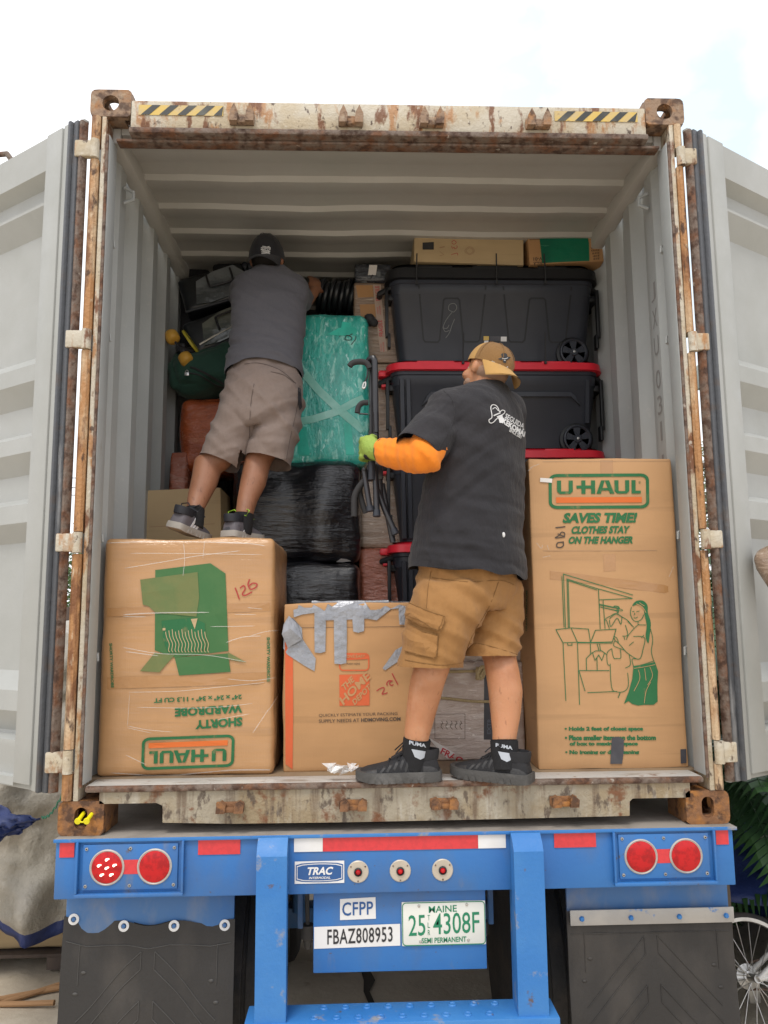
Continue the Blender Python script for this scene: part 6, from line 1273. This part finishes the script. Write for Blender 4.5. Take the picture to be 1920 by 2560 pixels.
for k in range(11):
    y = 198+8*k; w = (22, 30, 31, 30, 28, 26, 27, 25, 20, 15, 9)[k]; i.curve([(737-w, y+random.uniform(-3, 3)), (737-w*.4, y+random.uniform(-6, 6)), (737+w*.3, y+random.uniform(-6, 6)), (737+w, y+random.uniform(-3, 3))], 4.5)
for k in range(5): i.curve([(715+11*k, 205+3*k), (720+8*k, 240), (728+5*k, 275)], 3)
i.build('cap_emblem', m_logow, cpB)
# ---------------------------------------------------------------- what stands around the trailer
def drape(fn, nu, nv, name, mats, parent, thick=.006, smooth=70, mi=None):
    b = MB(); b.grid(fn, nu, nv); k = len(b.v)
    o = b.build(name, mats, parent, smooth, fix=False)
    m = o.modifiers.new('thickness', 'SOLIDIFY'); m.thickness = thick; m.offset = 0
    if mi:
        for p in o.data.polygons: p.material_index = mi(p.index % nu, p.index//nu)
    return o
# left: boxes under a grey tarp with a navy hem
cbx = thing('covered_carton', 'large brown carton under the grey tarp, on the ground left of the trailer', 'box', (-2.9, 2.15, GZ+.12))
b = softbox((-2.9, 2.15, -.66), (1.12, .30, .43), .03, 16, (.02, .03, .02), .02, 3, 3); weld(b.build('carton', m_cardi, cbx, 50))
pal = thing('wooden_pallet', 'dark weathered pallet under the large covered carton', 'pallet', (-3.0, 2.7, GZ)); b = MB()
for k in range(6): b.box(-4.1, -1.74, 1.80+.12*k, 1.90+.12*k, GZ+.085, GZ+.105, .004)
for x in (-4.0, -2.9, -1.85): b.box(x-.05, x+.05, 1.81, 2.5, GZ+.015, GZ+.084, .004)
b.build('deck_boards', m_fence, pal)
tp_ = thing('grey_tarp', 'crumpled grey tarp with navy hem draped over boxes, left of the trailer', 'tarp', (-2.4, 1.6, -.6))
def tarp(u, v):
    x = -1.60-2.7*u; fold = .06*math.sin(x*11+2.2*fbm((x, v*2, 1)))*min(1, v*2)+.07*fbm((x*3, v*3, 2))+.05*abs(fbm((x*7+v*4, v*3, 6)))
    if v < .35: t = v/.35; return Vector((x+.06*fbm((x*2, v*4, 9)), 2.65-.95*t, .76+.05*fbm((x*2, t*3, 4))-.08*t*t))
    t = (v-.35)/.65; zb = -.80+.09*math.sin(x*4.2+1.2)+.03*math.sin(x*11)-.22*max(0, 1-u*6)
    return Vector((x+.08*fbm((x*2, t*3, 7))-.10*t+.05, 1.70-.16*t+.04*math.sin(t*5+x*2)+fold*(.4+.7*t)-.10*fbm((x*4+t*3, t*5, 3)), .66*(1-t)+zb*t))
drape(tarp, 90, 70, 'tarp_sheet', [m_tarp, m_tarpb], tp_, mi=lambda i, j: 1 if j > 67 else 0)
nb = thing('navy_tarp', 'folded navy tarp lying over the grey tarp, below the open left door', 'tarp', (-2.4, 1.5, -.2))
def nvt(u, v):
    a_ = pd(-80, 1722, 1.36).lerp(pd(90, 1766, 1.34), u); c_ = pd(-80, 1870, 1.30).lerp(pd(40, 1795, 1.32), u)
    return a_.lerp(c_, v)+Vector((.02*fbm((u*5, v*5, 1)), .05*math.sin(u*6+v*3)+.05*fbm((u*4, v*4, 3)), .02*fbm((u*5, v*5, 7))))
drape(nvt, 30, 24, 'tarp_sheet', m_tarpb, nb)
gc = thing('green_cord', 'thin green cord tied from the container corner to the tarps', 'cord', (-1.3, .2, .2)); b = MB(); p0, p1 = pd(137, 1712, .20), pd(90, 1766, 1.32)
b.tube([p0*(1-t)+p1*t+Vector((0, 0, -.03*math.sin(math.pi*t)+.006*math.sin(t*40))) for t in [k/30 for k in range(31)]], .0035, 6); b.build('cord', m_ropeg, gc)
cnb = thing('bamboo_canes', 'loose tan canes lying on the ground left of the mud flap', 'canes', (-1.7, .6, GZ)); b = MB()
for q in (((-3.2, 1.15), (-1.6, 1.62)), ((-2.8, .9), (-1.75, 1.60)), ((-3.0, 1.55), (-1.7, 1.4))): b.tube([Vector((q[0][0]*(1-t)+q[1][0]*t, q[0][1]*(1-t)+q[1][1]*t, gz(0, 0)+.02+.012*math.sin(t*7))) for t in [k/8 for k in range(9)]], .014, 8)
b.build('cane', m_sticks, cnb)
# sand heap and posts seen under the container floor
sh_ = MB(); sh_.grid(lambda u, v: Vector((-9+8.4*u, 6+6*v, GZ-.05+1.3*math.sin(math.pi*u)*math.sin(math.pi*v)+.15*fbm((u*6, v*6, 0)))), 40, 30); tag(sh_.build('sand_heap', m_dirt, None, 80, fix=False), kind='structure')
for x, y, lab in ((-2.15, 4.9, 'tan wooden post standing by the sand heap, seen through the gap under the threshold'), (-2.6, 5.2, 'grey weathered post beside the tan post at the sand heap')):
    t = thing('wooden_post', lab, 'post', (x, y, GZ)); b = MB(); b.tube([(x, y, GZ), (x+.12, y, .9)], .05, 10); b.build('post', m_sticks if 'tan' in lab else m_bark, t)
fn = thing('board_fence', 'dark rusty board fence beyond the tarps, left of the container', 'fence', (-8, 13, GZ)); b = MB()
for k in range(60): b.box(-13+.2*k, -12.82+.2*k, 13, 13.03, GZ, 1.0+.04*math.sin(k*3.1), .003)
for z in (-.4, .6): b.box(-13, -1, 12.93, 12.99, z, z+.1)
b.build('board', m_fence, fn)
# trees: tapered trunk, limbs and many small leaf faces in clumps
def tree(name, label, base, H, spread, leaves, mats, seed, droop=0, leaf=.09, low=.35):
    random.seed(seed); t = thing(name, label, 'tree', base); B_ = Vector(base); b = MB(); tips = []
    top = B_+Vector((.15*H*random.uniform(-.3, .3), 0, H*.8)); tr_ = [B_+(top-B_)*k/6+Vector((random.uniform(-.06, .06)*H*.3, random.uniform(-.06, .06)*H*.3, 0))*(k > 0) for k in range(7)]
    b.tube(tr_, [H*.028*(1-k/7.5) for k in range(7)], 10)
    for k in range(16):
        f = random.uniform(low, 1); i0 = min(5, int(f*6)); p = tr_[i0].lerp(tr_[i0+1], f*6-i0); a = random.uniform(0, 6.28); L_ = spread*(1.15-.6*abs(f-.55))*random.uniform(.6, 1.1)
        q = [p]
        for j in range(1, 5): q.append(p+Vector((math.cos(a), math.sin(a), 0))*L_*j/4+Vector((random.uniform(-.1, .1), random.uniform(-.1, .1), (.5*j/4-droop*(j/4)**2)*L_)))
        b.tube(q, [H*.010*(1-j/5.5) for j in range(5)], 6); tips += q[2:]+[(q[2]+q[3])/2, (q[3]+q[4])/2]
    b.build('trunk', m_bark, t, 60)
    vs, fs, mi = [], [], []
    for k in range(leaves):
        c = random.choice(tips); r_ = spread*.30; p = c+Vector((random.gauss(0, r_*.55), random.gauss(0, r_*.55), random.gauss(0, r_*.5)-droop*abs(random.gauss(0, r_*.8))))
        a = Vector((random.gauss(0, 1), random.gauss(0, 1), random.gauss(0, .6))).normalized(); e_ = a.orthogonal().normalized(); s_ = leaf*random.uniform(.6, 1.3); o_ = len(vs)
        vs += [p, p+a*s_*.5+e_*s_*.28, p+a*s_, p+a*s_*.5-e_*s_*.28]; fs.append([o_, o_+1, o_+2, o_+3])
    b = MB(); b.add(vs, fs); b.build('crown', mats, t, None, fix=False); return t
tree('olive_tree', 'tall olive green tree with drooping sparse foliage, seen right of the container', (3.75, 6.2, GZ), 5.9, 1.6, 11000, m_tleaf, 3, .5, .085, .15)
tree('bushy_tree', 'low olive tree behind the tall drooping tree at the right door', (6.2, 9.0, GZ), 4.4, 1.8, 7000, m_tleaf, 5, .2, .10, .1)
tree('round_tree', 'green sunlit tree beyond the board fence, left of the container', (-12.2, 26, GZ), 4.9, 2.2, 8000, m_tleaf2, 9, 0, .16, .1)
tree('round_tree', 'second green tree farther off beyond the board fence', (-17, 30, GZ), 4.7, 2.4, 6000, m_tleaf2, 12, 0, .18, .1)
# fern palms by the right door
def fern(label, base, n, L0, seed, crown_h, yellow=0):
    random.seed(seed); t = thing('fern_palm', label, 'palm', base, 'fern palms beside the trailer'); B_ = Vector(base)+Vector((0, 0, crown_h)); b = MB()
    b.tube([Vector(base), Vector(base)+Vector((.02, 0, crown_h*.5)), B_], [.10, .085, .07], 12); b.build('trunk', m_bark, t, 60)
    for k in range(n):
        a = 6.283*k/n+random.uniform(-.3, .3); el = random.uniform(.15, 1.35); L_ = L0*random.uniform(.75, 1.1); mb = MB(); pts = []; d = Vector((math.cos(a)*math.cos(el), math.sin(a)*math.cos(el), math.sin(el))); p = B_.copy()
        for j in range(15):
            pts.append(p.copy()); p = p+d*L_/14; d = (d+Vector((0, 0, -.085-.03*(1-el)))).normalized()
        mb.tube(pts, [.010*(1-j/18) for j in range(15)], 5)
        for j in range(2, 15):
            tg = (pts[j]-pts[j-1]).normalized(); sd_ = tg.cross(Vector((0, 0, 1)))
            sd_ = sd_.normalized() if sd_.length > .1 else Vector((1, 0, 0)); un = sd_.cross(tg)
            for s in (-1, 1):
                for q in (0, .5):
                    o_ = pts[j]-(pts[j]-pts[j-1])*q; ll = L_*.26*math.sin(math.pi*min(1, (j-q+1.5)/16.5))**.7*random.uniform(.85, 1.1); w_ = .011*L0+.004
                    v = (sd_*s+tg*.65-un*.30*-1*(-1)).normalized()
                    mb.add([o_-tg*w_, o_+v*ll*.5-tg*w_+un*.02, o_+v*ll-un*.06*ll, o_+v*ll*.5+tg*w_+un*.02, o_+tg*w_], [[0, 1, 2, 3, 4]])
        mb.build('frond', m_leafy if k < yellow else m_leaf, t, None, fix=False)
fern('big fern palm right behind the container corner, fronds rising past the hinge', (1.95, 1.9, GZ), 20, 1.25, 21, .95)
fern('fern palm under the open right door, with a yellowing frond', (2.35, 1.35, GZ), 20, 1.05, 22, .45, 2)
fern('slim fern palm in the gap between the container post and the right door', (1.55, 1.0, GZ), 16, .95, 27, 1.25)
fern('fern palm farther right in the shade below the open right door', (3.1, 2.0, GZ), 20, 1.2, 23, .7)
fern('fern palm behind the others, deep in the shade right of the trailer', (2.2, 3.2, GZ), 20, 1.4, 24, .9)
fern('far fern palm at the back of the shaded planting', (3.6, 3.6, GZ), 18, 1.4, 25, .8)
random.seed(4); hg = MB(); vs, fs = [], []
for k in range(9000):
    p = Vector((random.uniform(1.7, 6.5), random.gauss(4.6, .5), 0)); p.z = GZ+abs(random.gauss(0, .85)); a = Vector((random.gauss(0, 1), random.gauss(0, 1), random.gauss(0, .7))).normalized(); e_ = a.orthogonal(); s_ = random.uniform(.06, .14); o_ = len(vs)
    vs += [p, p+a*s_*.5+e_*s_*.3, p+a*s_, p+a*s_*.5-e_*s_*.3]; fs.append([o_, o_+1, o_+2, o_+3])
hg.add(vs, fs); tag(hg.build('ground_cover', m_leaf, None, None, fix=False), kind='stuff')
# meter box on a pole, overhead wires
mbx = thing('meter_box', 'small grey meter box on a pole, glimpsed beside the right door gasket', 'utility box', (3.0, 4.6, GZ)); c = pd(1521, 812, 4.4); b = MB(); b.box(c.x-.05, c.x+.16, 4.35, 4.5, c.z-.12, c.z+.12, .01); b.build('cabinet', m_box2, mbx)
b = MB(); b.cyl((c.x+.1, 4.55, GZ), (c.x+.1, 4.55, c.z+.6), .04, 12); b.build('pole', m_bark, mbx)
def wires(label, pts): t = thing('overhead_wire', label, 'wire', pts[0], 'overhead wires'); b = MB(); b.tube(pts, .012, 5); b.build('wire', m_wire, t)
for k, (v, n) in enumerate(((1025, 'topmost'), (1046, 'middle'), (1062, 'lowest'))): a_, c_ = pd(60, v-6, 18), pd(230, v+8, 22); wires(f'{n} of three thin overhead wires left of the container', [a_, (a_+c_)/2+Vector((0, 0, -.08)), c_])
for k, (v, n) in enumerate(((1085, 'upper'), (1104, 'lower'))): a_, c_ = pd(1480, v, 14), pd(1600, v+4, 16); wires(f'{n} of two thin overhead wires right of the container', [a_, (a_+c_)/2+Vector((0, 0, -.04)), c_])
# navy tarp heap and a bicycle on the right
nt_ = thing('navy_tarp', 'navy tarp heaped over things behind the white bicycle, right of the trailer', 'tarp', (2.4, 2.0, GZ))
def heap(u, v):
    x = 1.35+2.6*u; y = 1.15+1.3*v; h = (.78-.42*u+.10*math.sin(u*9))*math.sin(math.pi*min(1, .16+v*.9))**.6
    return Vector((x+.10*fbm((u*4, v*4, 1)), y+.10*fbm((u*6, v*4, 2)), GZ+max(.0, h)+.09*fbm((u*5, v*5, 3))+.05*math.sin(u*23+v*7)*v))
drape(heap, 70, 50, 'tarp_sheet', m_tarpb, nt_)
bg_ = thing('black_bag', 'black bag on the navy tarp heap at the right edge', 'bag', (2.3, 1.5, -.4)); c = pd(1662, 1906, 1.55); b = softbox(c, (.13, .12, .10), .07, 12, (.01, .01, .02), .02, 5, 8); b.build('bag', m_capk, bg_, 60)
bk_ = thing('bicycle', 'white bicycle lying against the navy tarp, its rear wheel beside the mud flap', 'bicycle', pd(1624, 2200, .95)); YB = .95
hub = pd(1625, 2112, YB); RW = .255; fwd = Vector((1, .12, .10)).normalized(); upb = Vector((-.1, .28, .95)); upb = (upb-fwd*upb.dot(fwd)).normalized(); sdb = fwd.cross(upb)
def bwheel(c):
    b = MB(); n = 56; C = lambda t, r, o=0: c+(fwd*math.cos(t)+upb*math.sin(t))*r+sdb*o
    b.loft([[C(2*math.pi*k/n, RW+rr, oo) for k in range(n)] for rr, oo in ((.0, .017), (.018, .012), (.022, 0), (.018, -.012), (0, -.017), (.0, .017))], False); w = b.build('wheel', m_tyre, bk_, 60)
    b = MB(); b.loft([[C(2*math.pi*k/n, RW+rr, oo) for k in range(n)] for rr, oo in ((.001, .014), (-.016, .012), (-.020, 0), (-.016, -.012), (.001, -.014))], False); b.build('rim', m_chrome, w, 60)
    for k in range(24): b = MB(); t = 2*math.pi*k/24; b.tube([C(t+(.3 if k % 4 < 2 else -.3), .022, .025 if k % 2 else -.025), C(t, RW-.016)], .0022, 5); b.build('spoke', m_chrome, w)
    b = MB(); b.cyl(c-sdb*.05, c+sdb*.05, .018, 14); b.lathe([(.026, -.03), (.026, -.024), (.016, -.02)], c, sdb, 14); b.build('hub', m_chrome, w, 40); return w
bwheel(hub); bwheel(hub+fwd*1.0)
G_ = lambda a, h, o=0: hub+fwd*a+upb*h+sdb*o
b = MB(); bb = G_(.42, -.03)
for s in (-1, 1): b.tube([G_(0, 0, s*.055), G_(.12, .0, s*.05), bb+sdb*s*.02], .013, 8); b.tube([G_(0, 0, s*.055), G_(.12, .06, s*.05), G_(.38, .18, s*.02)], .013, 8)
b.tube([bb, G_(.34, .50)], .017, 10); b.tube([bb, G_(.84, .42)], .022, 10); b.tube([G_(.38, .19), G_(.82, .50)], .019, 10); b.tube([G_(.80, .56), G_(.84, .40)], .022, 10)
for s in (-1, 1): b.tube([G_(.84, .38, s*.05), G_(.90, .20, s*.055), G_(1.0, 0, s*.055)], .013, 8)
b.build('frame', m_bikew, bk_, 60)
b = MB(); b.tube([G_(.78, .66, -.28), G_(.80, .64, 0), G_(.78, .66, .28)], .012, 8); b.tube([G_(.80, .56), G_(.80, .64)], .014, 8); b.build('handlebar', m_steel, bk_, 60)
b = softbox(G_(.34, .60), (.12, .06, .03), .025, 8, rot=frame(upb.cross(fwd), upb)); b.build('saddle', m_steel, bk_, 60)
b = MB(); b.lathe([(.05, -.008), (.055, -.004), (.055, .004), (.03, .012), (.015, .015)], G_(0, 0, -.045), sdb, 24); b.lathe([(.085, -.004), (.088, 0), (.085, .004), (.05, .003)], G_(.42, -.03, -.05), sdb, 32); b.build('sprocket', m_chrome, bk_, 40)
b = MB(); b.tube([G_(.02, .055, -.05), G_(.42, .058, -.05)], .005, 6); b.tube([G_(.0, -.055, -.05), G_(.42, -.115, -.05)], .005, 6); b.build('chain', m_edge, bk_, 60)
b = MB(); b.box(-.02, .04, -.02, .02, -.09, .02, .01, M=Matrix.Translation(G_(.02, -.03, -.07))); b.tube([G_(.03, -.02, -.07), G_(.10, -.02, -.07)], .016, 8); b.build('derailleur', m_chrome, bk_, 40)
# long wrapped bundle leaning on the right door, only its tip in the picture
lb = thing('leaning_bundle', 'brown film wrapped bundle leaning by the right door, cut off by the frame', 'bundle', (2.0, -.35, GZ)); tip = pd(1668, 1185, .02); ft = Vector((2.35, -.75, GZ+.05)); ax = (ft-tip).normalized()
o = weld(softbox((tip+ft)/2, (.085, .085, (tip-ft).length/2), .05, 18, (.005, .005, .01), .012, 6, 77, ax.to_track_quat('Z', 'Y').to_matrix()).build('bundle', m_wood, lb, 60))
# ---------------------------------------------------------------- separate pieces become parts of their own
def islands(o):
    b = bmesh.new(); b.from_mesh(o.data); b.verts.ensure_lookup_table(); seen = set(); out = []
    for v in b.verts:
        if v.index in seen: continue
        st, comp = [v], []; seen.add(v.index)
        while st:
            q = st.pop(); comp.append(q.index)
            for e in q.link_edges:
                w = e.other_vert(q)
                if w.index not in seen: seen.add(w.index); st.append(w)
        out.append(comp)
    b.free(); return out
SPLIT = ('reflective_tape', 'silver_tape', 'packing_tape', 'step_stud', 'screw', 'plate_screw', 'lashing_ring', 'lid_lug', 'air_hose', 'suspension_hanger', 'top_side_rail', 'handle', 'flap_rib', 'bright_tape', 'pale_tape', 'dark_tape', 'code_sticker', 'moulded_rib', 'eye', 'twine', 'lamp_recess_frame', 'tread_lug', 'paper_tape', 'flap_hanger', 'side_overlay', 'side_stripe', 'toe_and_heel_cap', 'cane', 'seam', 'stitching', 'zip', 'frame_rail', 'cargo_pocket')
for o in [x for x in COL.objects if x.type == 'MESH' and x.name.split('.')[0] in SPLIT and not x.children]:
    isl = islands(o)
    if not 1 < len(isl) <= 40: continue
    for k, comp in enumerate(isl):
        b = bmesh.new(); b.from_mesh(o.data); b.verts.ensure_lookup_table(); keep = set(comp); bmesh.ops.delete(b, geom=[v for v in b.verts if v.index not in keep], context='VERTS')
        me = o.data.copy(); b.to_mesh(me); b.free(); c = o.copy(); c.data = me; COL.objects.link(c); c.parent = o.parent
    bpy.data.objects.remove(o)
